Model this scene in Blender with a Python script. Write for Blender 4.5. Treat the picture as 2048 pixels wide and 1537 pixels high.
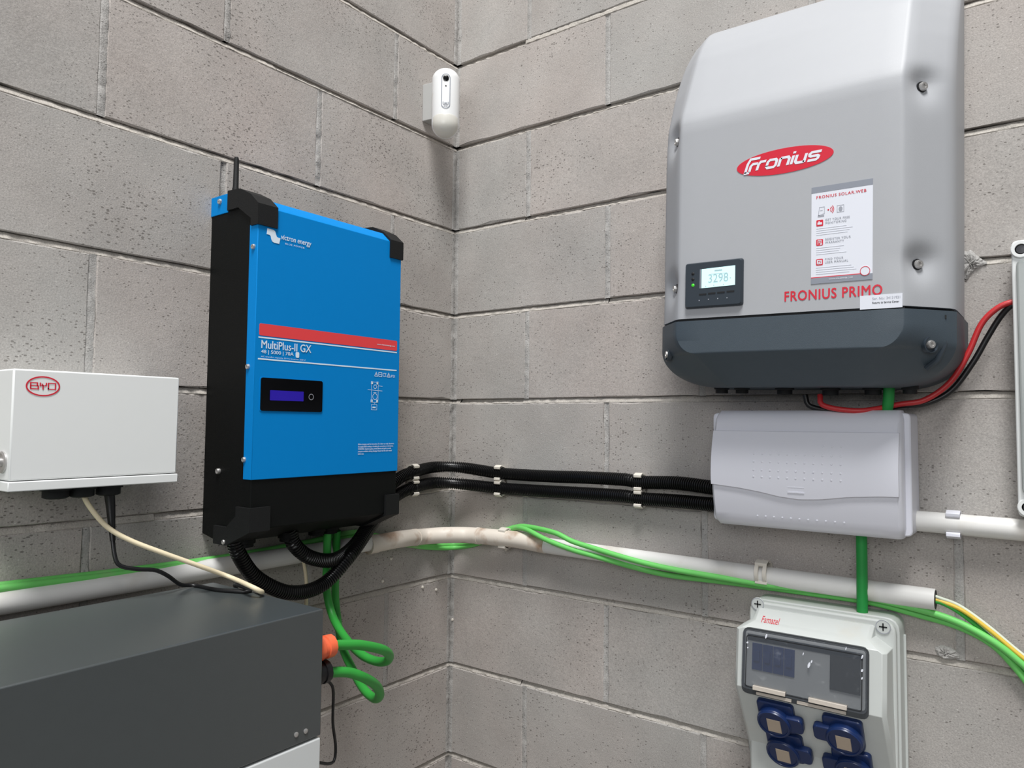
import bpy, bmesh, math, random
from mathutils import Vector, Matrix
R_ = random.Random(7)
sc = bpy.context.scene
COL = sc.collection
for o in list(bpy.data.objects): bpy.data.objects.remove(o)

# ------------------------------------------------------------------ camera, light, exposure
F_PX = 1479.304
YAW, PITCH, ROLL = 2.213245, 0.0528586, 0.0091530
CAM = Vector((1.14298, -1.29856, 1.55156))
def cam_axes():
    cy, sy, cp, sp = math.cos(YAW), math.sin(YAW), math.cos(PITCH), math.sin(PITCH)
    f = Vector((cy*cp, sy*cp, sp)); r = Vector((sy, -cy, 0)); u = r.cross(f)
    cr, sr = math.cos(ROLL), math.sin(ROLL)
    return cr*r + sr*u, -sr*r + cr*u, f
AX_R, AX_U, AX_F = cam_axes()
cd = bpy.data.cameras.new('camera'); cam = bpy.data.objects.new('camera', cd); COL.objects.link(cam)
cd.sensor_fit = 'HORIZONTAL'; cd.sensor_width = 36.0; cd.lens = F_PX*36/2048; cd.clip_start = 0.01
cam.matrix_world = Matrix(((AX_R.x, AX_U.x, -AX_F.x, CAM.x), (AX_R.y, AX_U.y, -AX_F.y, CAM.y), (AX_R.z, AX_U.z, -AX_F.z, CAM.z), (0, 0, 0, 1)))
sc.camera = cam
wd = bpy.data.worlds.new('overcast'); sc.world = wd; wd.use_nodes = True
bg = wd.node_tree.nodes['Background']; bg.inputs[0].default_value = (0.93, 0.965, 1.0, 1); bg.inputs[1].default_value = 0.23
def area(name, loc, target, sx, sy, power, col):
    l = bpy.data.lights.new(name, 'AREA'); l.shape = 'RECTANGLE'; l.size = sx; l.size_y = sy; l.energy = power; l.color = col
    o = bpy.data.objects.new(name, l); COL.objects.link(o); o.location = loc
    o.rotation_euler = (Vector(target)-Vector(loc)).to_track_quat('-Z', 'Y').to_euler(); return o
area('skylight', (1.7, -2.2, 6.4), (0.4, -0.4, 1.4), 1.2, 2.3, 470, (1.0, 0.995, 0.985))
area('fill_light', (1.5, -3.2, 2.3), (0.5, -0.3, 1.2), 1.8, 1.2, 36, (0.97, 0.985, 1.0))  # unseen fill lamp added behind the camera to brighten the walls from the front
sc.view_settings.view_transform = 'Standard'; sc.view_settings.look = 'None'
sc.view_settings.gamma = 1; sc.view_settings.use_curve_mapping = False; sc.view_settings.exposure = -0.33

# ------------------------------------------------------------------ measuring helpers: a photograph pixel as a point on a known plane
def ray(px, py):
    return AX_R*((px-1024)/F_PX) + AX_U*(-(py-768.5)/F_PX) + AX_F
def hit(px, py, p0, n):
    d = ray(px, py); n = Vector(n); return CAM + d*((Vector(p0)-CAM).dot(n)/d.dot(n))
def RW(px, py, out=0): return hit(px, py, (0, -out, 0), (0, 1, 0))
def LW(px, py, out=0): return hit(px, py, (out, 0, 0), (1, 0, 0))
def TOP(px, py, z): return hit(px, py, (0, 0, z), (0, 0, 1))
def DIAG(px, py, c): return hit(px, py, (c, 0, 0), (1, -1, 0))          # plane x - y = c, across the corner
def SIDE(px, py, y): return hit(px, py, (0, y, 0), (0, 1, 0))

# ------------------------------------------------------------------ materials
def lin(c):
    return tuple(((v/255)/12.92 if v/255 <= 0.04045 else ((v/255+0.055)/1.055)**2.4) for v in c) + (1,)
MATS = {}
def mat(name, rgb, rough=0.5, metal=0.0, var=0.04, scale=60, bump=0.0, bscale=400, spec=0.5, emit=None, alpha=1, trans=0, stain=None):
    if name in MATS: return MATS[name]
    m = bpy.data.materials.new(name); m.use_nodes = True; nt = m.node_tree; N = nt.nodes; Lk = nt.links.new
    b = N['Principled BSDF']; b.inputs['Roughness'].default_value = rough; b.inputs['Metallic'].default_value = metal
    b.inputs['Specular IOR Level'].default_value = spec
    c = lin(rgb); tc = N.new('ShaderNodeTexCoord'); nz = N.new('ShaderNodeTexNoise'); nz.inputs['Scale'].default_value = scale; nz.inputs['Detail'].default_value = 5
    Lk(tc.outputs['Object'], nz.inputs['Vector'])
    mx = N.new('ShaderNodeMix'); mx.data_type = 'RGBA'
    mx.inputs[6].default_value = tuple(v*(1-var) for v in c[:3])+(1,); mx.inputs[7].default_value = tuple(min(1, v*(1+var)) for v in c[:3])+(1,)
    Lk(nz.outputs['Fac'], mx.inputs[0]); outc = mx.outputs[2]
    if stain:
        n2 = N.new('ShaderNodeTexNoise'); n2.inputs['Scale'].default_value = stain[1]; n2.inputs['Detail'].default_value = 6
        Lk(tc.outputs['Object'], n2.inputs['Vector'])
        rp = N.new('ShaderNodeValToRGB'); rp.color_ramp.elements[0].position = stain[2]; rp.color_ramp.elements[1].position = stain[3]
        Lk(n2.outputs['Fac'], rp.inputs[0])
        m2 = N.new('ShaderNodeMix'); m2.data_type = 'RGBA'; Lk(rp.outputs[0], m2.inputs[0]); Lk(outc, m2.inputs[6]); m2.inputs[7].default_value = lin(stain[0]); outc = m2.outputs[2]
    Lk(outc, b.inputs['Base Color'])
    if bump:
        n3 = N.new('ShaderNodeTexNoise'); n3.inputs['Scale'].default_value = bscale; n3.inputs['Detail'].default_value = 3
        Lk(tc.outputs['Object'], n3.inputs['Vector'])
        bp = N.new('ShaderNodeBump'); bp.inputs['Strength'].default_value = bump; bp.inputs['Distance'].default_value = 0.001
        Lk(n3.outputs['Fac'], bp.inputs['Height']); Lk(bp.outputs[0], b.inputs['Normal'])
    if emit: b.inputs['Emission Color'].default_value = lin(emit[0]); b.inputs['Emission Strength'].default_value = emit[1]
    if trans: b.inputs['Transmission Weight'].default_value = trans; b.inputs['IOR'].default_value = 1.2
    b.inputs['Alpha'].default_value = alpha
    MATS[name] = m; return m

def concrete(name, cA, cB, cC, pit=1.0, bump=0.6, dist=0.0025):
    m = bpy.data.materials.new(name); m.use_nodes = True; nt = m.node_tree; N = nt.nodes; Lk = nt.links.new
    b = N['Principled BSDF']; b.inputs['Roughness'].default_value = 0.92; b.inputs['Specular IOR Level'].default_value = 0.2
    g = N.new('ShaderNodeNewGeometry'); oi = N.new('ShaderNodeObjectInfo')
    def noise(s, d=4, rg=0.55):
        n = N.new('ShaderNodeTexNoise'); n.inputs['Scale'].default_value = s; n.inputs['Detail'].default_value = d; n.inputs['Roughness'].default_value = rg
        Lk(g.outputs['Position'], n.inputs['Vector']); return n.outputs['Fac']
    def ramp(src, p0, p1, c0=(0, 0, 0, 1), c1=(1, 1, 1, 1)):
        r = N.new('ShaderNodeValToRGB'); r.color_ramp.elements[0].position = p0; r.color_ramp.elements[1].position = p1
        r.color_ramp.elements[0].color = c0; r.color_ramp.elements[1].color = c1; Lk(src, r.inputs[0]); return r.outputs[0]
    def mix(f, a, c, mode='MIX'):
        x = N.new('ShaderNodeMix'); x.data_type = 'RGBA'; x.blend_type = mode
        if isinstance(f, float): x.inputs[0].default_value = f
        else: Lk(f, x.inputs[0])
        for i, v in ((6, a), (7, c)):
            if isinstance(v, tuple): x.inputs[i].default_value = v
            else: Lk(v, x.inputs[i])
        return x.outputs[2]
    def mth(op, a, c):
        x = N.new('ShaderNodeMath'); x.operation = op
        for i, v in enumerate((a, c)):
            if isinstance(v, (int, float)): x.inputs[i].default_value = v
            else: Lk(v, x.inputs[i])
        return x.outputs[0]
    big = mth('ADD', mth('MULTIPLY', noise(3.2, 3), 0.8), mth('MULTIPLY', oi.outputs['Random'], 0.2))
    col = mix(ramp(big, 0.30, 0.78), lin(cA), lin(cB))
    tone = ramp(noise(7.0, 5), 0.3, 0.75, (0.86, 0.86, 0.86, 1), (1.07, 1.07, 1.07, 1))
    col = mix(1.0, col, tone, 'MULTIPLY')
    rnd = mth('ADD', mth('MULTIPLY', oi.outputs['Random'], 0.07), 0.965)
    rc = N.new('ShaderNodeCombineColor'); [Lk(rnd, rc.inputs[i]) for i in range(3)]
    col = mix(1.0, col, rc.outputs[0], 'MULTIPLY')
    grain = noise(420, 3, 0.7)
    col = mix(1.0, col, ramp(grain, 0.28, 0.74, (0.76, 0.76, 0.76, 1), (1.18, 1.18, 1.18, 1)), 'MULTIPLY')
    v = N.new('ShaderNodeTexVoronoi'); v.inputs['Scale'].default_value = 230; v.feature = 'F1'
    # slightly flattened pits
    mp = N.new('ShaderNodeMapping'); mp.inputs['Scale'].default_value = (0.8, 0.8, 1.5); Lk(g.outputs['Position'], mp.inputs[0]); Lk(mp.outputs[0], v.inputs['Vector'])
    sel = N.new('ShaderNodeSeparateColor'); Lk(v.outputs['Color'], sel.inputs[0])
    thr = mth('MULTIPLY', ramp(sel.outputs[0], 0.70, 0.99), mth('ADD', mth('MULTIPLY', ramp(noise(6, 3), 0.35, 0.7), 0.9), 0.35))
    thr = mth('MULTIPLY', thr, 0.46)
    pits = mth('GREATER_THAN', mth('SUBTRACT', thr, v.outputs['Distance']), 0.0)
    pits = mth('MULTIPLY', pits, pit)
    col = mix(mth('MULTIPLY', pits, 0.60), col, lin((80, 75, 70)))
    light = mth('MULTIPLY', ramp(sel.outputs[1], 0.965, 0.99), mth('LESS_THAN', v.outputs['Distance'], 0.22))
    light = mth('MULTIPLY', light, mth('LESS_THAN', sel.outputs[0], 0.8))
    col = mix(mth('MULTIPLY', light, 0.55), col, lin((222, 220, 214)))
    Lk(col, b.inputs['Base Color'])
    h = mth('ADD', mth('MULTIPLY', grain, 0.30), mth('MULTIPLY', noise(70, 4), 0.35)); h = mth('SUBTRACT', h, mth('MULTIPLY', pits, 0.5))
    bp = N.new('ShaderNodeBump'); bp.inputs['Strength'].default_value = bump; bp.inputs['Distance'].default_value = dist
    Lk(h, bp.inputs['Height']); Lk(bp.outputs[0], b.inputs['Normal'])
    MATS[name] = m; return m

M_BLOCK = concrete('concrete_block', (178, 175, 171), (181, 171, 165), None)
M_MORT = concrete('bed_mortar', (196, 191, 183), (186, 178, 170), None, pit=0.6, bump=0.8, dist=0.004)
M_PERP = concrete('perpend_mortar', (184, 182, 179), (176, 172, 168), None, pit=1.0, bump=0.9, dist=0.004)
M_BLUE = mat('blue_paint', (0, 130, 206), 0.6, var=0.02, spec=0.12)
M_BLACK = mat('black_metal', (7, 9, 9), 0.6, spec=0.2, var=0.1, bump=0.15, bscale=900)
M_BUMPER = mat('black_rubber', (20, 21, 22), 0.62, spec=0.3, var=0.08, bump=0.3, bscale=900)
M_RED = mat('red_print', (232, 66, 70), 0.5, var=0.02)
M_WHITEP = mat('white_print', (222, 236, 248), 0.5, var=0.01)
M_GLOSSB = mat('gloss_black', (5, 5, 7), 0.22, var=0.02, spec=0.3)
M_LCD_BLUE = mat('blue_lcd', (22, 12, 80), 0.3, emit=((46, 24, 190), 0.55))
M_STEEL = mat('steel', (200, 198, 196), 0.36, 0.75, var=0.06)
M_DKSTEEL = mat('dark_steel', (70, 70, 72), 0.4, 1.0, var=0.06)
M_GREY = mat('grey_powder_coat', (172, 174, 178), 0.5, var=0.015, bump=0.12, bscale=1500)
M_SLATE = mat('slate_plastic', (66, 77, 86), 0.5, var=0.05, bump=0.25, bscale=1300)
M_SLATE2 = mat('slate_bezel', (48, 57, 66), 0.4, var=0.03)
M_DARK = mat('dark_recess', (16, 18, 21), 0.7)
M_LOGO = mat('logo_red', (212, 36, 58), 0.4, var=0.01)
M_WHITE = mat('white_paint', (232, 234, 233), 0.42, var=0.01)
M_WHITEPL = mat('white_plastic', (226, 227, 236), 0.38, var=0.01, bump=0.08, bscale=1800)
M_PVC = mat('white_pvc', (224, 223, 220), 0.42, var=0.03, scale=20, stain=((196, 188, 174), 9, 0.55, 0.8))
M_PVCD = mat('dirty_pvc', (222, 213, 201), 0.5, var=0.05, scale=20, stain=((160, 124, 94), 22, 0.52, 0.74))
M_CLIP = mat('ivory_plastic', (220, 214, 203), 0.5, var=0.05)
M_CORR = mat('corrugated_black', (15, 15, 16), 0.30, var=0.05)
M_GREEN = mat('green_cable', (52, 158, 62), 0.45, var=0.08, scale=30)
M_GREENL = mat('light_green_cable', (112, 205, 104), 0.5, var=0.08, scale=30, stain=((160, 184, 140), 14, 0.6, 0.85))
M_GREENP = mat('green_conduit', (28, 142, 62), 0.5, var=0.05)
M_CREAM = mat('cream_cable', (228, 214, 182), 0.5, var=0.05)
M_BLKC = mat('black_cable', (18, 18, 20), 0.4)
M_REDC = mat('red_cable', (190, 44, 48), 0.42)
M_YEL = mat('yellow_wire', (222, 190, 70), 0.45)
M_WIREW = mat('pale_wire', (214, 222, 204), 0.45)
M_ORANGE = mat('orange_plug', (246, 112, 72), 0.45)
M_BATT = mat('graphite_paint', (66, 71, 72), 0.30, spec=1.0, var=0.05, bump=0.1, bscale=1300)
M_BATW = mat('battery_white', (214, 217, 217), 0.42, var=0.01)
M_BOXG = mat('pale_grey_plastic', (200, 204, 201), 0.42, var=0.02, stain=((200, 197, 186), 16, 0.6, 0.9))
M_SMOKE = mat('smoked_window', (96, 100, 106), 0.18, var=0.1, scale=40, alpha=0.30, stain=((200, 204, 208), 60, 0.62, 0.85))
M_SEAL = mat('window_edge', (58, 61, 64), 0.4)
M_SOCK = mat('navy_socket', (20, 42, 88), 0.33, var=0.08)
M_LABELB = mat('beige_label', (186, 170, 152), 0.6)
M_NAVY = mat('navy_breaker', (44, 66, 120), 0.5)
M_CLEAR = mat('clear_lid', (158, 164, 162), 0.14, alpha=0.6)
M_STICK = mat('sticker_paper', (226, 229, 238), 0.5, var=0.005)
M_STICKG = mat('sticker_grey', (140, 145, 156), 0.5, var=0.01)
M_TXTG = mat('grey_print', (158, 161, 170), 0.5)
M_TXTL = mat('pale_print', (211, 214, 223), 0.5)
M_LCD = mat('lit_lcd', (190, 230, 230), 0.3, emit=((206, 250, 252), 0.72))
M_LCDTX = mat('lcd_digits', (150, 178, 184), 0.5, emit=((158, 190, 196), 0.42))
M_LED = mat('green_led', (60, 190, 40), 0.3, emit=((70, 210, 40), 0.5))
M_DOME = mat('frosted_lens', (216, 214, 206), 0.3, var=0.03)
M_DET = mat('detector_white', (236, 237, 237), 0.3, var=0.01, stain=((214, 196, 164), 30, 0.66, 0.9))
M_FLOOR = concrete('floor_concrete', (150, 148, 144), (146, 140, 134), None)

# ------------------------------------------------------------------ mesh builder (u right, o out of the wall, z up; stored as x, -y, z)
class B:
    def __init__(s): s.v = []; s.f = []
    def add(s, vs, fs):
        k = len(s.v); s.v += [tuple(p) for p in vs]; s.f += [tuple(i+k for i in f) for f in fs]; return s
    def loft(s, rings, caps=True, closed=True):
        n = len(rings[0]); vs = [p for r in rings for p in r]; fs = []
        for i in range(len(rings)-1):
            for j in range(n if closed else n-1):
                a = i*n+j; b = i*n+(j+1) % n; fs.append((a, b, b+n, a+n))
        if caps: fs.append(tuple(range(n))[::-1]); fs.append(tuple(range((len(rings)-1)*n, len(rings)*n)))
        return s.add(vs, fs)
    def box(s, u0, u1, o0, o1, z0, z1):
        return s.loft([[(u0, o0, z), (u1, o0, z), (u1, o1, z), (u0, o1, z)] for z in (z0, z1)])
    def prism_o(s, poly, o0, o1):
        return s.loft([[(u, o, z) for u, z in poly] for o in (o0, o1)])
    def prism_u(s, poly, u0, u1):
        return s.loft([[(u, o, z) for o, z in poly] for u in (u0, u1)])
    def lathe(s, c, axis, prof, n=20):
        c = Vector(c); a = Vector(axis).normalized(); t = Vector((0, 0, 1)) if abs(a.z) < 0.9 else Vector((1, 0, 0))
        e1 = a.cross(t).normalized(); e2 = a.cross(e1)
        return s.loft([[tuple(c + a*h + (e1*math.cos(2*math.pi*k/n)+e2*math.sin(2*math.pi*k/n))*max(r, 1e-5)) for k in range(n)] for r, h in prof])
    def tube(s, pts, r, n=10, rf=None):
        pts = [Vector(p) for p in pts]; rings = []; t0 = (pts[1]-pts[0]).normalized()
        up = Vector((0, 0, 1)) if abs(t0.z) < 0.9 else Vector((1, 0, 0)); nrm = (up - t0*up.dot(t0)).normalized()
        for i, p in enumerate(pts):
            t = (pts[min(i+1, len(pts)-1)]-pts[max(i-1, 0)]).normalized()
            nrm = (nrm - t*nrm.dot(t)).normalized(); bn = t.cross(nrm); rr = rf(i) if rf else r
            rings.append([tuple(p + (nrm*math.cos(2*math.pi*k/n)+bn*math.sin(2*math.pi*k/n))*rr) for k in range(n)])
        return s.loft(rings)
def smooth_path(ctrl, step):
    P = [Vector(c) for c in ctrl]; P = [2*P[0]-P[1]] + P + [2*P[-1]-P[-2]]; raw = []
    for i in range(1, len(P)-2):
        p0, p1, p2, p3 = P[i-1:i+3]
        for k in range(24):
            t = k/24
            raw.append(0.5*((2*p1)+(p2-p0)*t+(2*p0-5*p1+4*p2-p3)*t*t+(3*p1-p0-3*p2+p3)*t**3))
    raw.append(P[-2]); out = [raw[0]]; acc = 0
    for a, b in zip(raw, raw[1:]):
        L = (b-a).length; pos = 0
        while L > 0 and acc+L-pos >= step:
            pos += step-acc; acc = 0; out.append(a.lerp(b, min(1, pos/L)))
        acc += L-pos
    out.append(raw[-1]) if (out[-1]-raw[-1]).length > step*0.3 else None
    return out
def round_poly(poly, r, n=4):
    out = []; m = len(poly)
    for i in range(m):
        p = Vector(poly[i]); a = Vector(poly[i-1])-p; b = Vector(poly[(i+1) % m])-p
        rr = r[i] if isinstance(r, (list, tuple)) else r
        rr = min(rr, a.length*0.49, b.length*0.49)
        if rr <= 0: out.append(tuple(p)); continue
        p0 = p+a.normalized()*rr; p1 = p+b.normalized()*rr
        for k in range(n+1):
            t = k/n; out.append(tuple((1-t)**2*p0+2*t*(1-t)*p+t*t*p1))
    return out
def rect(u0, u1, z0, z1): return [(u0, z0), (u1, z0), (u1, z1), (u0, z1)]
def ell(cu, cz, a, b, n=40): return [(cu+a*math.cos(2*math.pi*k/n), cz+b*math.sin(2*math.pi*k/n)) for k in range(n)]

def mesh_of(b, name, smooth=35, world=False):
    me = bpy.data.meshes.new(name)
    vs = b.v if world else [(u, -o, z) for u, o, z in b.v]
    me.from_pydata(vs, [], b.f)
    bm = bmesh.new(); bm.from_mesh(me); bmesh.ops.recalc_face_normals(bm, faces=bm.faces); bm.to_mesh(me); bm.free()
    if smooth:
        me.shade_smooth(); me.set_sharp_from_angle(angle=math.radians(smooth))
    return me
def part(name, b, m, parent=None, bevel=0, seg=2, smooth=35, world=False, label=None):
    o = bpy.data.objects.new(name, mesh_of(b, name, smooth, world)); COL.objects.link(o); o.data.materials.append(m)
    if parent: o.parent = parent
    if bevel:
        md = o.modifiers.new('bevel', 'BEVEL'); md.width = bevel; md.segments = seg; md.limit_method = 'ANGLE'; md.angle_limit = math.radians(30)
    if label: o['label'] = label
    return o
def tag(o, label, cat, group=None):
    o['label'] = label; o['category'] = cat
    if group: o['group'] = group
    return o
class Frame:
    """a thing hung on a wall: local u runs to the right, o out of the wall, z up, from the thing's base point"""
    def __init__(s, name, label, cat, wall, u0, z0, tilt=0, group=None):
        s.w, s.u0, s.z0, s.t = wall, u0, z0, tilt
        o = bpy.data.objects.new(name, None); COL.objects.link(o); o.empty_display_size = 0.05
        o.location = (u0, 0, z0) if wall == 'R' else (0, u0, z0)
        o.rotation_euler = (0, tilt, 0) if wall == 'R' else (0, 0, math.pi/2)
        s.root = tag(o, label, cat, group)
    def un(s, u, z):
        u -= s.u0; z -= s.z0; c, n = math.cos(s.t), math.sin(s.t)
        return u*c - z*n, u*n + z*c
    def px(s, x, y, out):
        p = RW(x, y, out) if s.w == 'R' else LW(x, y, out)
        return s.un(p.x if s.w == 'R' else p.y, p.z)
    def loc(s, P):
        P = Vector(P)
        if s.w == 'R': u, z = s.un(P.x, P.z); return (u, -P.y, z)
        return (P.y-s.u0, P.x, P.z-s.z0)
    def part(s, name, b, m, parent=None, **k): return part(name, b, m, parent or s.root, **k)
    def text(s, name, string, u0, u1, z0, z1, out, m, parent=None, shear=0, bold=0.0, spacing=1.0, lines=None):
        me = text_mesh(string, shear, bold, spacing)
        xs = [v.co.x for v in me.vertices]; ys = [v.co.y for v in me.vertices]
        ax, bx, ay, by = min(xs), max(xs), min(ys), max(ys)
        for v in me.vertices:
            v.co = ((v.co.x-ax)/(bx-ax)*(u1-u0)+u0, -out-v.co.z*0.3, (v.co.y-ay)/(by-ay)*(z1-z0)+z0)
        me.name = name; o = bpy.data.objects.new(name, me); COL.objects.link(o); me.materials.append(m); o.parent = parent or s.root; return o
def text_mesh(string, shear=0, bold=0.0, spacing=1.0):
    cu = bpy.data.curves.new('lettering', 'FONT'); cu.body = string; cu.shear = shear; cu.space_character = spacing; cu.resolution_u = 3
    cu.space_line = 1.05
    o = bpy.data.objects.new('lettering_tmp', cu); COL.objects.link(o)
    dg = bpy.context.evaluated_depsgraph_get(); dg.update()
    me = bpy.data.meshes.new_from_object(o.evaluated_get(dg)); bpy.data.objects.remove(o)
    if bold:                                     # heavier strokes: the same outlines laid over each other, a little apart
        vs = [tuple(v.co) for v in me.vertices]; fs = [tuple(p.vertices) for p in me.polygons]; V, Fc = [], []
        for dx, dy, dz in ((-1, 0, 0), (1, 0, 1), (0, -0.7, 2), (0, 0.7, 3)):
            k = len(V); V += [(x+dx*bold, y+dy*bold, dz*1e-4) for x, y, z in vs]; Fc += [tuple(a+k for a in f) for f in fs]
        me = bpy.data.meshes.new('lettering'); me.from_pydata(V, [], Fc)
    return me
def strokes(b, lines, w, out, fn):
    """flat lettering drawn as ribbons: lines of (x, y) points; fn maps to (u, z)"""
    for ln in lines:
        P = [Vector((p[0], p[1])) for p in ln]; Lf = []; Rt = []
        for i, p in enumerate(P):
            if i == 0: d = (P[1]-p).normalized(); n = Vector((-d.y, d.x)); k = 1
            elif i == len(P)-1: d = (p-P[i-1]).normalized(); n = Vector((-d.y, d.x)); k = 1
            else:
                d0 = (p-P[i-1]).normalized(); d1 = (P[i+1]-p).normalized(); n0 = Vector((-d0.y, d0.x)); n1 = Vector((-d1.y, d1.x))
                n = (n0+n1).normalized(); k = min(1.6, 1/max(0.3, n.dot(n0)))
            Lf.append(p+n*w/2*k); Rt.append(p-n*w/2*k)
        vs = [(*fn(p), out) for p in Lf]+[(*fn(p), out) for p in Rt]; n = len(P)
        b.add([(u, o, z) for u, z, o in vs], [(i, i+1, n+i+1, n+i) for i in range(n-1)])
    return b
def screw(fr, c, axis, r, m=None, parent=None, name='screw', h=0.003):
    b = B().lathe(c, axis, [(r*0.98, -0.002), (r, h*0.5), (r*0.82, h), (r*0.45, h), (r*0.40, h-0.0015), (0, h-0.0015)], 14)
    return fr.part(name, b, m or M_STEEL, parent)

# ------------------------------------------------------------------ the setting: block walls, floor
A_R, A_L, MJ = 0.2087, 0.2019, 0.010
def struct(name, b, m):
    o = part(name, b, m, None, smooth=0, world=True); o['kind'] = 'structure'; return o
EXT = 1.7
wall_right = struct('wall_right', B().add([(x, y, z) for z in (0, 2.8) for x, y in ((-0.15, 0.028), (EXT, 0.028), (EXT, 0.15), (-0.15, 0.15))], [(0, 1, 2, 3), (4, 5, 6, 7), (0, 1, 5, 4), (1, 2, 6, 5), (2, 3, 7, 6), (3, 0, 4, 7)]), M_BLOCK)
wall_left = struct('wall_left', B().add([(x, y, z) for z in (0, 2.8) for x, y in ((-0.15, -EXT), (-0.028, -EXT), (-0.028, 0.028), (-0.15, 0.028))], [(0, 1, 2, 3), (4, 5, 6, 7), (0, 1, 5, 4), (1, 2, 6, 5), (2, 3, 7, 6), (3, 0, 4, 7)]), M_BLOCK)
floor = struct('floor', B().add([(x, y, z) for z in (-0.1, 0) for x, y in ((-0.15, -6.0), (6.0, -6.0), (6.0, 0.15), (-0.15, 0.15))], [(0, 1, 2, 3), (4, 5, 6, 7), (0, 1, 5, 4), (1, 2, 6, 5), (2, 3, 7, 6), (3, 0, 4, 7)]), M_FLOOR)

def block_mesh(w, h, seed):
    rr = random.Random(seed)
    def rim(ins, jit):
        pts = []
        nx = max(3, int(w/0.03)); nz = max(3, int(h/0.03))
        side = [((i/nx)*w, 0, 0, 1) for i in range(nx)] + [(w, (i/nz)*h, -1, 0) for i in range(nz)] + [(w-(i/nx)*w, h, 0, -1) for i in range(nx)] + [(0, h-(i/nz)*h, 1, 0) for i in range(nz)]
        for x, z, a, c in side:
            big = rr.random() < 0.08
            j = ins + abs(rr.gauss(0, jit)) + (rr.uniform(0.001, 0.003) if big else 0)
            x = min(max(x, ins), w-ins); z = min(max(z, ins), h-ins)
            pts.append((x + a*(j-ins), z + c*(j-ins)))
        return pts
    f = rim(0.0016, 0.0006); s = rim(0.0002, 0.0004)
    b = B(); b.loft([[(x-w/2, -0.03, z-h/2) for x, z in s], [(x-w/2, -0.0022, z-h/2) for x, z in s], [(x-w/2, 0.0, z-h/2) for x, z in f]])
    me = mesh_of(b, 'block', 0); me.materials.append(M_BLOCK); return me
cache = {}
def put_block(wall, u0, u1, z0, z1, flip):
    w = round(u1-u0, 4); h = z1-z0
    key = (w, R_.randint(0, 7) if w > 0.38 else R_.randint(0, 3))
    if key not in cache: cache[key] = block_mesh(w, h, hash(key) & 0xffff)
    o = bpy.data.objects.new('block', cache[key]); COL.objects.link(o); o.parent = wall
    prd = R_.uniform(-0.0012, 0.0004)
    if not flip: o.location = ((u0+u1)/2, -prd, (z0+z1)/2)
    else: o.location = (prd, -(u0+u1)/2, (z0+z1)/2); o.rotation_euler = (0, 0, math.pi/2)
perps = {'R': [], 'L': []}
for c in range(-2, 12):
    z1 = 2.4-0.2*c-MJ/2; z0 = 2.4-0.2*(c+1)+MJ/2
    for w, wl, a, par in (('R', wall_right, A_R, 1), ('L', wall_left, A_L, 0)):
        first = a if c % 2 == par else a+0.2
        js = [j + R_.uniform(-0.003, 0.003) for j in (first+0.4*k for k in range(4)) if j < EXT-0.05]
        edges = [0.004] + js + [EXT]
        for i in range(len(edges)-1):
            u0 = edges[i] + (MJ/2 if i else 0.004); u1 = edges[i+1] - (MJ/2 if i < len(edges)-2 else 0)
            put_block(wl, u0, u1, z0, z1, w == 'L')
        perps[w] += [(j, z0, z1) for j in js] + [(0.004, z0, z1)]
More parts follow.
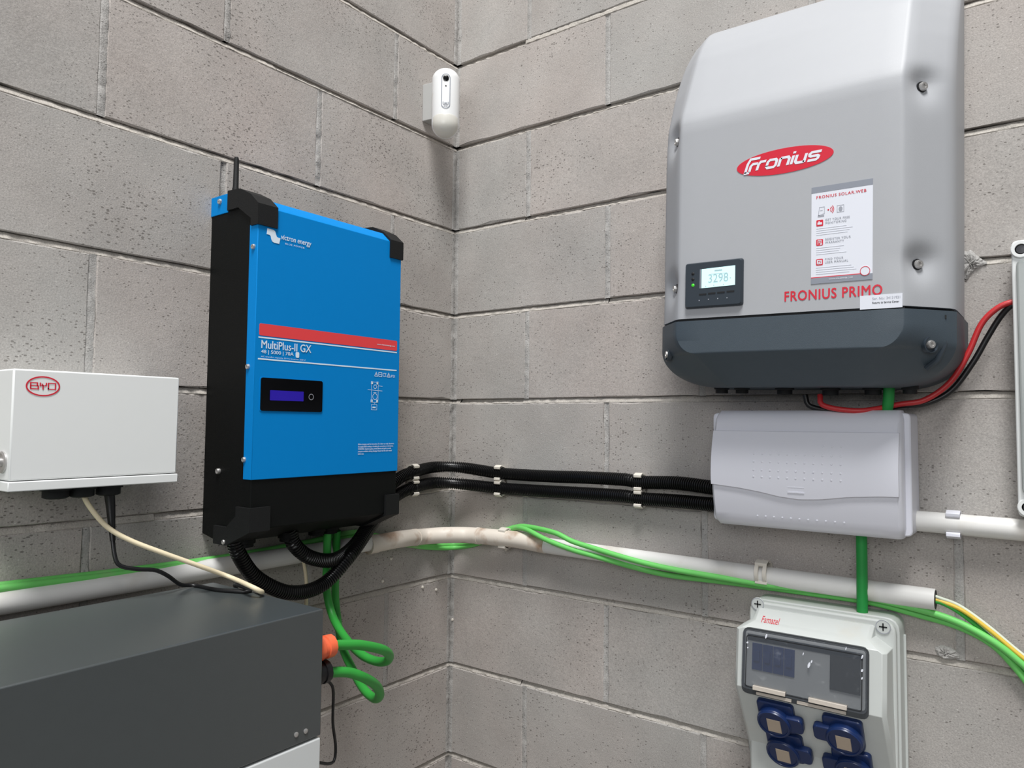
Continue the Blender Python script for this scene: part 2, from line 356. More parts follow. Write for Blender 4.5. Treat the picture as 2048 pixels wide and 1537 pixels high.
def mortar(w):
    rr = random.Random(3 if w == 'R' else 5)
    bed = B(); per = B()
    def strip(b, p, q, wdt, horiz, base, amp):
        n = max(3, int(abs(q-p)/0.008)); rows = []
        for i in range(n+1):
            t = p+(q-p)*i/n; d = base + rr.gauss(0, amp)
            rows.append((t, d))
        cross = [(-wdt/2-0.0018, -0.0028), (-wdt/2+0.0003, None), (0.001, None), (wdt/2-0.0005, None), (wdt/2+0.0015, -0.012 if horiz else -0.0028)]
        lean = (0, 0.0072, 0.0010, -0.0010, 0) if horiz and base < -0.007 else (0, 0.0038, 0.0008, -0.0020, 0) if horiz else (0, 0, -0.0012, 0, 0)
        vs = []
        for t, d in rows:
            for k, (cz, dd) in enumerate(cross):
                o = dd if dd is not None else d + rr.gauss(0, amp*0.6) + lean[k]*(0.35 if d > -0.002 else 1)
                vs.append((t, o, cz))
        fs = [(i*5+k, i*5+k+1, i*5+k+6, i*5+k+5) for i in range(n) for k in range(4)]
        return vs, fs
    # bed joints: tooled back, here and there smeared flush with the block faces
    F_, N_, G_ = -0.0008, -0.0050, -0.0090          # smeared flush, tooled, open gap
    spec = {('R', 0): ((0.20, G_), (EXT, F_)), ('R', 1): ((0.61, G_), (0.80, F_), (EXT, N_)), ('R', 2): ((0.20, N_), (0.72, G_), (EXT, N_)), ('R', 3): ((0.41, N_), (0.6, G_), (EXT, N_)),
            ('R', 4): ((0.02, N_), (0.20, G_), (EXT, N_)), ('R', 7): ((0.20, N_), (0.80, G_), (EXT, N_)), ('L', 1): ((0.02, N_), (0.50, G_*0.8), (EXT, N_)), ('L', 5): ((0.7, N_), (0.78, F_), (EXT, N_))}
    for k in range(-1, 12):
        z = 2.4-0.2*k; a = -0.012
        for b_, d in spec.get((w, k), ((EXT, N_),)):
            vs, fs = strip(bed, a, b_, MJ, True, d, 0.0009 if d == G_ else 0.0005); a = b_
            bed.add([(t, o, z+cz) for t, o, cz in vs], fs)
    for j, z0, z1 in perps[w]:
        d = rr.choice((-0.0012, -0.0008, -0.0016, -0.0034)) if j > 0.05 else -0.001; j2 = j
        vs, fs = strip(per, z0, z1, MJ if j > 0.05 else 0.012, False, d, 0.0008)
        per.add([(j2+cz, o, t) for t, o, cz in vs], fs)
    for nm, b, m in (('bed_mortar', bed, M_MORT), ('perpend_mortar', per, M_PERP)):
        if w == 'R': b.v = [(u, -o, z) for u, o, z in b.v]
        else: b.v = [(o, -u, z) for u, o, z in b.v]
        o = part(nm, b, m, wall_right if w == 'R' else wall_left, smooth=60, world=True); o['kind'] = 'stuff'
mortar('R'); mortar('L')
# rough lumps of mortar smeared beside the grey inverter and under the earth wires
def lump(name, wpts, h, seed, n=16, hi=None):
    rr = random.Random(seed); b = B(); rings = []
    cx = sum(p[0] for p in wpts)/len(wpts); cz = sum(p[1] for p in wpts)/len(wpts)
    for s_, hh in ((1.0, -0.004), (0.93, 0.35*h), (0.7, 0.8*h), (0.4, h), (0.12, h*0.9)):
        ring = []
        for k in range(n):
            t = k/n*len(wpts); i = int(t) % len(wpts); f = t-int(t); p, q = wpts[i], wpts[(i+1) % len(wpts)]
            x = p[0]*(1-f)+q[0]*f; z = p[1]*(1-f)+q[1]*f
            ring.append((cx+(x-cx)*s_*rr.uniform(0.88, 1.1), hh*rr.uniform(0.4, 1.4), cz+(z-cz)*s_*rr.uniform(0.88, 1.1)))
        rings.append(ring)
    b.loft(rings); return part(name, b, M_PERP, wall_right, smooth=0)
def rpts(px): return [(RW(x, y).x, RW(x, y).z) for x, y in px]
lump('mortar_smear', rpts([(1914, 505), (1940, 498), (1962, 515), (1975, 528), (1950, 540), (1935, 560), (1916, 556)]), 0.005, 2, 30)
lump('mortar_smear', rpts([(1868, 1293), (1888, 1288), (1915, 1302), (1922, 1318), (1890, 1322), (1872, 1312)]), 0.004, 4, 20)
for k, (x, y) in enumerate(((800, 515+560), (765, 1163), (782, 1118), (845, 1175), (872, 1180), (905, 1240), (1012, 1100))):
    p = LW(x, y) if x < 905 else RW(x, y)
    b = B().lathe((0, 0, 0), (0, 0, 1) , [(0.004, -0.003), (0.0042, 0.001), (0.0026, 0.0028), (0, 0.003)], 7)
    if x < 905: b.v = [(v[2], p.y+v[0]*0.8, p.z+v[1]*0.8) for v in b.v]
    else: b.v = [(p.x+v[0]*0.8, -v[2], p.z+v[1]*0.8) for v in b.v]
    part('mortar_fleck', b, M_CLIP, wall_left if x < 905 else wall_right, world=True, smooth=0)

# ------------------------------------------------------------------ blue hybrid inverter on the left wall
def build_blue():
    U0, Z0 = -0.464, 1.352
    fr = Frame('hybrid_inverter', 'blue and black wall inverter charger with small antenna and dark display, left of the corner', 'inverter', 'L', U0, Z0)
    uL, uR = -0.1565, 0.1555; D = 0.135
    zt, zf = 1.925-Z0, 1.8905-Z0; zk = 1.9085-Z0          # top at the wall, top of the front face
    zb, zfb = 0.005, 1.383-Z0             # bottom at the wall, bottom of the front
    zs = 1.460-Z0                         # blue sheet ends
    b = B().prism_u([(0, 0.014), (0.045, zb), (0.072, zb), (D-0.002, zfb), (D-0.002, zf-0.003), (0.112, zk-0.003), (0.05, zt-0.001), (0, zt-0.001)], uL+0.0012, uR-0.0012)
    fr.part('chassis', b, M_BLACK, bevel=0.0015)
    # blue sheet: front, sloping top, flat top and the folded side strips
    t = 0.0016; b = B()
    b.prism_u([(D-0.002, zs), (D, zs), (D, zf), (0.115, zk), (0.085, zk+0.0072), (0.085, zk+0.0052), (0.114, zk-0.002), (D-0.002, zf-0.002)], uL, uR)
    for u in (uL-0.0002, uR-0.0013):
        b.box(u, u+0.0015, 0.113, D, zs, 1.862-Z0)
        b.box(u, u+0.0015, 0.0, 0.05, zt-0.032, zt)
    fr.part('front_cover', b, M_BLUE, bevel=0.0008)
    # rubber corner bumpers, wrapping front, slope and side
    def bumper(side, top):
        b = B(); e = 0.003; s = -1 if side == 'l' else 1; ue = uL if side == 'l' else uR
        if top: prof = [(0.052, zt+e), (0.088, zt), (0.117, zk+e), (D+e, zf+e), (D+e, 1.860-Z0), (0.119, 1.860-Z0), (0.119, 1.872-Z0), (0.083, zt-0.03), (0.052, zt-0.03)]
        else: prof = [(0.040, zb-e), (0.075, zb-e), (D+e, zfb-e), (D+e, 1.417-Z0), (0.100, 1.417-Z0), (0.100, 1.402-Z0), (0.075, 1.383-Z0), (0.040, 1.383-Z0)]
        b.prism_u(prof, ue-0.002*(s > 0)-e*(s < 0), ue+0.002*(s < 0)+e*(s > 0))
        wd = 0.034 if side == 'l' else 0.030
        ua, ub = (ue+0.002, ue+wd) if s < 0 else (ue-wd, ue-0.002)
        if top: b.prism_u([(0.052, zt+e), (0.088, zt), (0.117, zk+e), (D+e, zf+e), (D+e, 1.860-Z0), (D, 1.860-Z0), (D, zf), (0.114, zk), (0.052, zt)], ua, ub)
        else: b.prism_u([(0.040, zb-e), (0.075, zb-e), (D+e, zfb-e), (D+e, 1.417-Z0), (D-0.003, 1.417-Z0), (D-0.003, zfb+0.002), (0.075, zb+0.003), (0.040, zb+0.003)], ua, ub)
        fr.part('corner_bumper', b, M_BUMPER, smooth=0)
    for s_ in 'lr':
        bumper(s_, True); bumper(s_, False)
    # antenna
    p = SIDE(471, 385, U0+uL+0.02); au = uL+0.022
    a0 = fr.px(471, 388, 0.055); a1 = fr.px(470, 315, 0.055)
    b = B().lathe((a0[0], 0.055, zt-0.003), (0, 0, 1), [(0.0055, 0), (0.0055, 0.012), (0.0046, 0.014), (0.0040, a1[1]-zt), (0.003, a1[1]-zt+0.004), (0, a1[1]-zt+0.004)], 12)
    fr.part('antenna', b, M_BUMPER)
    # screws on the left side
    for (x, y) in ((441, 404), (437, 943)):
        q = fr.loc(SIDE(x, y, U0+uL)); screw(fr, (uL, q[1], q[2]), (-1, 0, 0), 0.0048, h=0.0035)
    for (x, y) in ((508, 494), (497, 734), (489, 920)):
        q = fr.loc(SIDE(x, y, U0+uL)); screw(fr, (uL, q[1], q[2]), (-1, 0, 0), 0.0044, h=0.0035)
    q = fr.loc(SIDE(457, 1088, U0+uL)); screw(fr, (uL-0.002, 0.07, 0.007), (-1, 0, 0), 0.004)
    O = D+0.0004
    P = lambda x, y: fr.px(x, y, D)
    # printed band and rules
    z1 = 1.7045-Z0; z0_ = 1.6855-Z0
    b = B().prism_o(round_poly(rect(uL+0.007, uR-0.007, z0_, z1), 0.003), D, O)
    band = fr.part('red_band', b, M_RED, smooth=0)
    b = B()
    for z in (1.6825-Z0, 1.6485-Z0): b.box(uL+0.006, uR-0.007, D, O, z-0.0011, z+0.0011)
    fr.part('white_rules', b, M_WHITEP, smooth=0)
    O2 = O+0.0003
    fr.text('lettering', 'www.victronenergy.com', uR-0.058, uR-0.013, z0_+0.0065, z0_+0.0098, O2, M_WHITEP, band, bold=0.01)
    fr.text('lettering', 'MultiPlus-II GX', uL+0.011, uL+0.107, 1.6655-Z0, 1.6785-Z0, O2, M_WHITEP, bold=0.014)
    fr.text('lettering', '48 | 5000 | 70A', uL+0.011, uL+0.072, 1.6560-Z0, 1.6635-Z0, O2, M_WHITEP, bold=0.012)
    fr.part('print_badge', B().prism_o(round_poly(rect(uL+0.0765, uL+0.083, 1.6553-Z0, 1.6648-Z0), 0.0025), D, O2), M_WHITEP, smooth=0)
    fr.text('lettering', 'AC transfer capacity 50 A | Inverter 230 V', uL+0.011, uL+0.096, 1.6510-Z0, 1.6537-Z0, O2, M_WHITEP)
    # maker's mark: a wave made of two joined bars, and two lines of words
    lu, lz = uL+0.0165, 1.8365-Z0
    b = B(); pts = []
    for k in range(13): t = k/12; pts.append((t, 0))
    up = [(0.0, 0.0205), (0.011, 0.0205), (0.0145, 0.0185), (0.0160, 0.014), (0.0178, 0.0105), (0.0205, 0.0095), (0.0245, 0.0095)]
    lo = [(-0.0008, 0.0110), (0.0045, 0.0110), (0.0065, 0.0090), (0.0080, 0.004), (0.0100, 0.0010), (0.0135, 0.0), (0.0225, 0.0)]
    b.prism_o([(lu+x, lz+z) for x, z in lo] + [(lu+x, lz+z) for x, z in up[::-1]], D, O2); fr.part('emblem', b, M_WHITEP, smooth=0)
    fr.text('lettering', 'victron energy', lu+0.0255, lu+0.0855, lz+0.0055, lz+0.0165, O2, M_WHITEP, bold=0.015, shear=0.1)
    fr.text('lettering', 'BLUE POWER', lu+0.034, lu+0.072, lz+0.0015, lz+0.0042, O2, M_WHITEP, spacing=1.2)
    # symbols under the second rule, wiring diagram, warning text
    fr.text('lettering', 'CE', uR-0.042, uR-0.0335, 1.6350-Z0, 1.6420-Z0, O2, M_WHITEP)
    fr.text('lettering', 'IP21', uR-0.0215, uR-0.0115, 1.6350-Z0, 1.6395-Z0, O2, M_WHITEP)
    b = B()
    sq = lambda u, z, w, h: [[(u, z), (u+w, z), (u+w, z+h), (u, z+h), (u, z)]]
    idf = lambda p: (p[0], p[1])
    for u in (uR-0.0625, uR-0.0315): strokes(b, [[(u, 1.635-Z0), (u+0.008, 1.635-Z0), (u+0.004, 1.6425-Z0), (u, 1.635-Z0)], [(u+0.004, 1.6365-Z0), (u+0.004, 1.640-Z0)]], 0.0011, O2, idf)
    strokes(b, sq(uR-0.0525, 1.635-Z0, 0.008, 0.0072) + [[(uR-0.051, 1.6386-Z0), (uR-0.046, 1.6386-Z0)]], 0.0011, O2, idf)
    du, dz = uR-0.0695, 1.587-Z0
    strokes(b, sq(du, dz, 0.0165, 0.037) + sq(du+0.0005, dz-0.0135, 0.0135, 0.0095), 0.0006, O2, idf)
    for a, c in ((0, 0), (0.0135, 0), (0, 0.033), (0.0135, 0.033)): b.box(du+a-0.0005, du+a+0.0035, D, O2, dz+c, dz+c+0.005)
    strokes(b, [[(du-0.009, dz+0.0225), (du+0.027, dz+0.0215)], [(du+0.0165, dz+0.0305), (du+0.027, dz+0.0300)], [(du+0.0085, dz), (du+0.0085, dz-0.004)], [(du+0.005, dz+0.018), (du+0.012, dz+0.018)]], 0.0007, O2, idf)
    for cz, r in ((dz+0.0105, 0.0055), (dz+0.0285, 0.0035)): strokes(b, [ell(du+0.009, cz, r, r, 18)+[(du+0.009+r, cz)]], 0.0009, O2, idf)
    b.box(du+0.004, du+0.011, D, O2, dz-0.0105, dz-0.008)
    fr.part('wiring_diagram', b, M_WHITEP, smooth=0)
    fr.text('lettering', 'Before charging read the instructions. For indoor use only, disconnect\nthe supply before making or breaking the connections to the battery.\nWARNING: Explosive gases, prevent flames and sparks, provide\nadequate ventilation during charging. Always read the user manual\nbefore use.', uR-0.0985, uR-0.011, 1.4930-Z0, 1.5130-Z0, O2, M_WHITEP, bold=0.012)
    # display
    (xa, za), (xb, zb_) = P(519.5, 822), P(644.5, 763)
    b = B().prism_o(round_poly(rect(xa-0.0015, xb+0.0015, za-0.0015, zb_+0.0012), 0.005), D-0.001, D+0.0006); bez = fr.part('display_frame', b, M_BLUE, smooth=0)
    b = B().prism_o(round_poly(rect(xa, xb, za, zb_), 0.004), D, D+0.0016); dp = fr.part('display_panel', b, M_GLOSSB, bez)
    (sa, s0), (sb, s1) = P(538.5, 801), P(606, 784)
    fr.part('screen', B().prism_o(round_poly(rect(sa, sb, s0, s1), 0.001), D+0.001, D+0.0020), M_LCD_BLUE, bez, smooth=0)
    cu, cz = P(620.5, 794.5)
    fr.part('button', B().lathe((cu, D+0.0015, cz), (0, 1, 0), [(0.0052, 0), (0.0052, 0.0008), (0.0040, 0.0009), (0.0038, 0.0003), (0, 0.0003)], 20), M_GLOSSB, bez)
    fr.part('button_ring', strokes(B(), [ell(cu, cz, 0.0047, 0.0047, 24)+[(cu+0.0047, cz)]], 0.0009, D+0.0026, lambda p: (p[0], p[1])), M_TXTG, bez, smooth=0)
    # cable glands under the case
    for u, o in ((-0.125, 0.075), (-0.045, 0.08), (0.03, 0.06), (0.06, 0.06)):
        fr.part('cable_gland', B().lathe((u, o, 0.012), (0, 0, -1), [(0.017, 0), (0.017, 0.010), (0.014, 0.011), (0.014, 0.016), (0.01, 0.017)], 12), M_BLACK)
    return fr
blue = build_blue()

# ------------------------------------------------------------------ grey solar inverter on the right wall
def build_grey():
    U0, Z0 = 0.8095, 1.612
    fr = Frame('solar_inverter', 'large grey solar inverter with red oval badge and dark slate lower cover, upper right', 'inverter', 'R', U0, Z0, math.radians(1.1))
    HW, HF = 0.2155, 0.1625
    lv = [(1.7165, .2, .14), (2.02, .2, .14), (2.035, .1985, .138), (2.05, .193, .134), (2.075, .181, .125), (2.107, .166, .113), (2.14, .150, .097), (2.164, .1385, .083), (2.19, .122, .066), (2.21, .106, .050), (2.228, .088, .034), (2.240, .070, .024), (2.248, .046, .016), (2.252, .02, .010)]
    def at(z):
        for (a, f0, e0), (b_, f1, e1) in zip(lv, lv[1:]):
            if z <= b_: t = (z-a)/(b_-a); return f0+(f1-f0)*t, e0+(e1-e0)*t
        return lv[-1][1:]
    scr = []
    for x, y in ((1347, 286), (1345, 579), (1857, 172), (1849, 530)):
        u, z = fr.px(x, y, 0.166); scr.append((u, z))
    # dented flanks around each screw
    zs = [1.7165 + i*(2.252-1.7165)/92 for i in range(93)]
    rings = []
    for z in zs:
        f, e = at(z); ring = [(-HW+0.006, 0.0), (-HW, min(0.03, e*0.5)), (-HW, e*0.88)]
        flank = [(-HW+(HW-HF)*k/9, e+(f-e)*k/9) for k in range(10)]
        ring += [(-HW+0.0012, e*0.965)] + flank[1:9] + [(-HF-0.001, f-0.0026), (-HF+0.0018, f-0.0006), (-HF+0.006, f)]
        ring += [(-HF+0.006+(HF*2-0.012)*k/12, f) for k in range(1, 12)]
        right = [(-u, o) for u, o in ring[::-1][11:]]
        ring += right
        out = []
        for u, o in ring:
            for su, sz in scr:
                if (su > 0) == (u > 0) and HF-0.012 < abs(u) <= HW:
                    dz = z-Z0-sz; du = abs(u)-abs(su)
                    # teardrop: narrow below the screw, deep around it and just above
                    w = 0.0165 if dz > 0 else 0.024
                    g = math.exp(-((dz-0.004)/w)**2*0.9-((du+0.002)/0.0145)**2)
                    d = 0.0125*g; nx = 0.66 if u > 0 else -0.66
                    u -= nx*d; o -= 0.75*d
            out.append((u, o, z-Z0))
        rings.append(out)
    fr.part('housing', B().loft(rings), M_GREY, smooth=40)
    # slate lower cover: rounded corners, front panel that steps back below
    rings = []
    for i in range(61):
        t = i/60; z = 1.7125 - t*(1.7125-1.6115)
        dd = max(0.0, (1.672-z)/0.0605); cr = 1-math.sqrt(max(0.0, 1-min(dd, 0.998)**2))
        hw = HW+0.002-0.085*cr; e = 0.142-0.045*cr
        q = max(0.0, (1.661-z)); f = 0.2025 - 1.05*q if q > 0 else 0.2025
        hf = HF+0.001 - 0.030*(1-math.sqrt(max(0.0, 1-min(1, max(0.0, (1.694-z)/0.033))**2))) if z > 1.661 else HF+0.001-0.030-0.7*q
        hf = min(hf, hw-0.012)
        e = min(e, f-0.006)
        fl = [(-hw, 0.0), (-hw, e*0.6), (-hw+0.0008, e*0.97)] + [(-hw+(hw-hf)*k/6, e+(f-e)*(k/6)) for k in range(1, 6)] + [(-hf, f-0.001), (-hf+0.002, f)]
        ring = fl + [(x, f) for x in [(-hf+0.002)+(2*hf-0.004)*k/8 for k in range(1, 8)]] + [(-u, o) for u, o in fl[::-1]]
        rings.append([(u, o, z-Z0) for u, o in ring])
    fr.part('lower_cover', B().loft(rings), M_SLATE, smooth=28)
    fr.part('seam', B().prism_u([(0.0, 0.098), (0.137, 0.098), (0.137, 0.107), (0, 0.107)], -HW+0.004, HW-0.004).box(-HF, HF, 0.1, 0.1975, 0.098, 0.107), M_DARK, smooth=0)
    fr.part('rear_plate', B().box(-0.2035, 0.2035, 0, 0.035, 0.05, 0.50), M_SLATE2, bevel=0.004)
    nr = Vector((0.78, 0.62, 0))
    for u, z in scr:
        n = nr if u > 0 else Vector((-0.78, 0.62, 0)); s = 1 if u > 0 else -1
        o = 0.2-(abs(u)-HF)*0.06/0.053; c = Vector((u, o, z))-n*0.0105
        screw(fr, c, n, 0.0062, h=0.006); fr.part('washer', B().lathe(c, n, [(0.0078, -0.002), (0.0078, 0.001), (0.006, 0.0015)], 14), M_DKSTEEL)
    for x, y in ((1332, 709), (1864, 690)):
        u, z = fr.px(x, y, 0.163); n = nr if u > 0 else Vector((-0.78, 0.62, 0)); o = 0.2-(abs(u)-HF)*0.06/0.053
        fr.part('screw_well', B().lathe(Vector((u, o, z)), n, [(0.0118, -0.006), (0.0118, 0.0004), (0.0104, 0.0008), (0.0092, -0.003), (0, -0.003)], 18), M_SLATE2)
        screw(fr, Vector((u, o, z))-n*0.0035, n, 0.0062, h=0.0055)
    # raised guide beside the right lower screw and the two small slots
    for s in (1,):
        b = B().tube([(s*(HW-0.012), 0.150, 0.085), (s*(HW-0.012), 0.150, 0.055), (s*(HW-0.020), 0.149, 0.035), (s*(HW-0.034), 0.150, 0.022)], 0.0042, 8); fr.part('guide_rib', b, M_SLATE2)
        b = B().box(s*(HW-0.015)-0.006, s*(HW-0.015)+0.006, 0.145, 0.1565, 0.0895, 0.0945); fr.part('slot', b, M_DARK, smooth=0)
    D = 0.2
    P = lambda x, y: fr.px(x, y, D)
    # oval badge with its lettering
    cu, cz = P(1567, 322); a, bb = 0.0700, 0.0188
    badge = fr.part('badge', B().prism_o(ell(cu, cz, a, bb, 56), D-0.001, D+0.0007), M_LOGO, smooth=0)
    L = []
    def letter(x0, lines): L.extend([[(x0+x, y) for x, y in ln] for ln in lines])
    letter(0.0, [[(0.0, -0.12), (0.0, 0.78), (0.14, 1.22), (1.02, 1.22)], [(0.36, -0.06), (0.36, 0.52), (0.50, 0.70), (0.96, 0.70)], [(-0.10, -0.12), (0.40, -0.12)]])
    letter(1.06, [[(0.0, 0), (0.0, 0.55), (0.14, 0.80), (0.62, 0.80)]])
    letter(1.90, [[(0.0, 0.2), (0.0, 0.65), (0.14, 0.80), (0.66, 0.80), (0.80, 0.65), (0.80, 0.2), (0.66, 0.05), (0.14, 0.05), (0.0, 0.2), (0, 0.3)]])
    letter(3.02, [[(0.0, 0), (0.0, 0.83)], [(0, 0.80), (0.66, 0.80), (0.80, 0.62), (0.80, 0)]])
    letter(4.14, [[(0.0, 0), (0.0, 0.83)], [(0.0, 1.02), (0.0, 1.22)]])
    letter(4.46, [[(0.0, 0.83), (0.0, 0.22), (0.14, 0.05), (0.80, 0.05)], [(0.80, 0.83), (0.80, 0.0)]])
    letter(5.56, [[(0.98, 0.80), (0.16, 0.80), (0.02, 0.66), (0.06, 0.50), (0.20, 0.43), (0.72, 0.43), (0.86, 0.34), (0.84, 0.16), (0.70, 0.05), (0.0, 0.05)]])
    sx, sz = 0.0163, 0.0150
    fn = lambda p: (cu-0.0565+(p[0]+0.30*p[1])*sx, cz-0.0075+p[1]*sz)
    fr.part('lettering', strokes(B(), L, 0.245, D+0.0011, fn), M_STICK, badge, smooth=0)
    # information sticker
    s0, s1 = P(1622, 569), P(1746, 357); ua, za = s0; ub, zb = s1[0], s1[1]
    W, H = ub-ua, zb-za
    X = lambda t: ua+W*t
    Y = lambda t: zb-H*t
    st = fr.part('sticker', B().box(ua, ub, D-0.001, D+0.0005, za, zb), M_STICK, smooth=0)
    o1 = D+0.0008; o2 = D+0.0011
    for y0, y1 in ((Y(0.06), zb), (za, Y(0.94))): fr.part('sticker_band', B().box(ua, ub, D, o1, y0, y1), M_STICKG, st, smooth=0)
    fr.part('sticker_line', B().box(ua, X(0.93), D, o1, Y(0.94), Y(0.932)), M_LOGO, st, smooth=0)
    fr.text('lettering', 'FRONIUS SOLAR.WEB', X(0.085), X(0.90), Y(0.125), Y(0.095), o1, M_LOGO, st, bold=0.012, spacing=1.15)
    fr.text('lettering', 'WWW.SOLARWEB.COM', X(0.30), X(0.69), Y(0.972), Y(0.957), o2, M_STICK, st, bold=0.02)
    def icon(u, y, red):
        fr.part('sticker_icon', B().prism_o(round_poly(rect(X(u), X(u+0.115), Y(y+0.066), Y(y)), 0.0015), D, o1), M_LOGO, st, smooth=0)
        b = B()
        if red == 0: b.box(X(u+0.02), X(u+0.095), D, o2, Y(y+0.05), Y(y+0.026)); b.box(X(u+0.035), X(u+0.06), D, o2, Y(y+0.027), Y(y+0.016))
        elif red == 1: strokes(b, [[(X(u+0.03), Y(y+0.055)), (X(u+0.03), Y(y+0.012)), (X(u+0.085), Y(y+0.012)), (X(u+0.085), Y(y+0.045))], [(X(u+0.045), Y(y+0.025)), (X(u+0.072), Y(y+0.025))], [(X(u+0.045), Y(y+0.036)), (X(u+0.072), Y(y+0.036))]], 0.0008, o2, lambda p: (p[0], p[1])); b.box(X(u+0.065), X(u+0.1), D, o2, Y(y+0.058), Y(y+0.046))
        else: strokes(b, [[(X(u+0.025), Y(y+0.05)), (X(u+0.025), Y(y+0.016)), (X(u+0.09), Y(y+0.016)), (X(u+0.09), Y(y+0.05)), (X(u+0.025), Y(y+0.05))], [(X(u+0.045), Y(y+0.033)), (X(u+0.055), Y(y+0.040)), (X(u+0.072), Y(y+0.026))]], 0.0014, o2, lambda p: (p[0], p[1]))
        fr.part('icon_mark', b, M_STICK, st, smooth=0)
    for k, (y, t1) in enumerate(((0.345, 'GET YOUR FREE\nMONITORING'), (0.545, 'REGISTER YOUR\nWARRANTY'), (0.748, 'FIND YOUR\nUSER MANUAL'))):
        icon(0.085, y, k)
        w = (0.40, 0.42, 0.38)[k]
        fr.text('lettering', t1, X(0.235), X(0.235+w), Y(y+0.052), Y(y-0.003), o1, M_TXTG, st, bold=0.012, spacing=1.2)
        b = B()
        for q, ln in enumerate(((0.50, 0.60, 0.55, 0.52), (0.46, 0.40, 0.38, 0.50), (0.58, 0.62, 0.66, 0.55))[k]): b.box(X(0.085), X(0.085+ln), D, o1, Y(y+0.0865+q*0.022+0.004), Y(y+0.0865+q*0.022))
        fr.part('fine_print', b, M_TXTL, st, smooth=0)
    b = B(); idf = lambda p: (p[0], p[1])
    strokes(b, [[(X(0.12), Y(0.30)), (X(0.135), Y(0.215)), (X(0.22), Y(0.215)), (X(0.22), Y(0.285)), (X(0.12), Y(0.30))], [(X(0.145), Y(0.25)), (X(0.19), Y(0.25))], [(X(0.43), Y(0.29)), (X(0.43), Y(0.222)), (X(0.54), Y(0.222)), (X(0.54), Y(0.29)), (X(0.43), Y(0.29))]], 0.0006, o1, idf)
    b.box(X(0.11), X(0.215), D, o1, Y(0.315), Y(0.297)); b.prism_o(ell(X(0.487), Y(0.258), 0.0026, 0.0034, 12), D, o1)
    fr.part('sticker_drawing', b, M_TXTG, st, smooth=0)
    b = B(); cx_, cz_ = X(0.285), Y(0.252)
    for r in (0.0035, 0.0055, 0.0075): strokes(b, [[(cx_+r*math.cos(a_), cz_+r*math.sin(a_)) for a_ in (-0.8, -0.4, 0, 0.4, 0.8)]], 0.0008, o1, idf)
    b.prism_o(ell(cx_, cz_, 0.0012, 0.0012, 8), D, o1); fr.part('signal_mark', b, M_LOGO, st, smooth=0)
    cx_, cz_ = X(0.885), Y(0.912)
    fr.part('seal', B().prism_o(ell(cx_, cz_, 0.0065, 0.0065, 20), D, o2), M_STICK, st, smooth=0)
    fr.part('seal_ring', strokes(B(), [ell(cx_, cz_, 0.0062, 0.0062, 20)+[(cx_+0.0062, cz_)]], 0.0008, o2+0.0003, idf), M_LOGO, st, smooth=0)
    # name and serial label
    q0, q1 = P(1569, 606), P(1765, 580)
    fr.text('lettering', 'FRONIUS PRIMO', q0[0], q1[0], q0[1]+0.0015, q0[1]+0.0165, D+0.0005, M_LOGO, bold=0.022, spacing=1.1)
    k0, k1 = P(1720, 620), P(1805, 590)
    lab = fr.part('serial_label', B().box(k0[0], k1[0], D-0.001, D+0.0006, k0[1], k0[1]+0.0190), M_STICK, smooth=0)
    w = k1[0]-k0[0]
    fr.text('lettering', 'Ser. No.: 34131921', k0[0]+w*0.30, k0[0]+w*0.95, k0[1]+0.0125, k0[1]+0.0158, D+0.0009, M_TXTG, lab)
    fr.text('lettering', 'Returns to Service Center', k0[0]+w*0.30, k0[0]+w*0.93, k0[1]+0.0070, k0[1]+0.0098, D+0.0009, M_DARK, lab, bold=0.015)
    # display unit
    (xa, _), (xb, _) = P(1372.5, 575), P(1487.5, 560); zlo = P(1430, 615)[1]; zhi = P(1430, 523)[1]
    poly = round_poly(rect(xa, xb, zlo, zhi), 0.004); cxm, czm = (xa+xb)/2, (zlo+zhi)/2
    ins = [(cxm+(u-cxm)*0.955, czm+(z-czm)*0.94) for u, z in poly]
    b = B().loft([[(u, D-0.002, z) for u, z in poly], [(u, D+0.003, z) for u, z in poly], [(u, D+0.008, z) for u, z in ins]])
    dsp = fr.part('display', b, M_SLATE2, smooth=40)
    OD = D+0.008
    Q = lambda x, y: fr.px(x, y, OD)
    g0, g1 = Q(1403, 577.5), Q(1470.5, 532)
    fr.part('screen', B().prism_o([(g0[0], Q(1403, 577)[1]), (g1[0], Q(1470, 570)[1]), (g1[0], Q(1470, 531)[1]), (g0[0], Q(1403, 539)[1])], OD-0.001, OD+0.0006), M_LCD, dsp, smooth=0)
    f0, f1 = Q(1399.5, 577.5), Q(1402.5, 539)
    fr.part('screen_edge', B().prism_o([(f0[0], f0[1]), (f1[0]-0.0004, f0[1]), (f1[0]-0.0004, f1[1]), (f0[0], f1[1])], OD-0.001, OD+0.0005), M_STICKG, dsp, smooth=0)
    t0, t1 = Q(1417, 567), Q(1457, 550)
    fr.text('lettering', '3298', t0[0], t1[0], t0[1]+0.0005, t0[1]+0.0138, OD+0.001, M_LCDTX, dsp)
    b = B()
    for x, y in ((1412, 573), (1428, 571), (1447, 569), (1461, 556)): u, z = Q(x, y); b.box(u-0.0006, u+0.0006, OD, OD+0.0009, z-0.0008, z+0.0008)
    u, z = Q(1437, 541); b.box(u-0.006, u+0.006, OD, OD+0.0009, z-0.001, z+0.001); b.box(u-0.012, u+0.014, OD, OD+0.0009, z-0.0052, z-0.0047)
    fr.part('screen_marks', b, M_LCDTX, dsp, smooth=0)
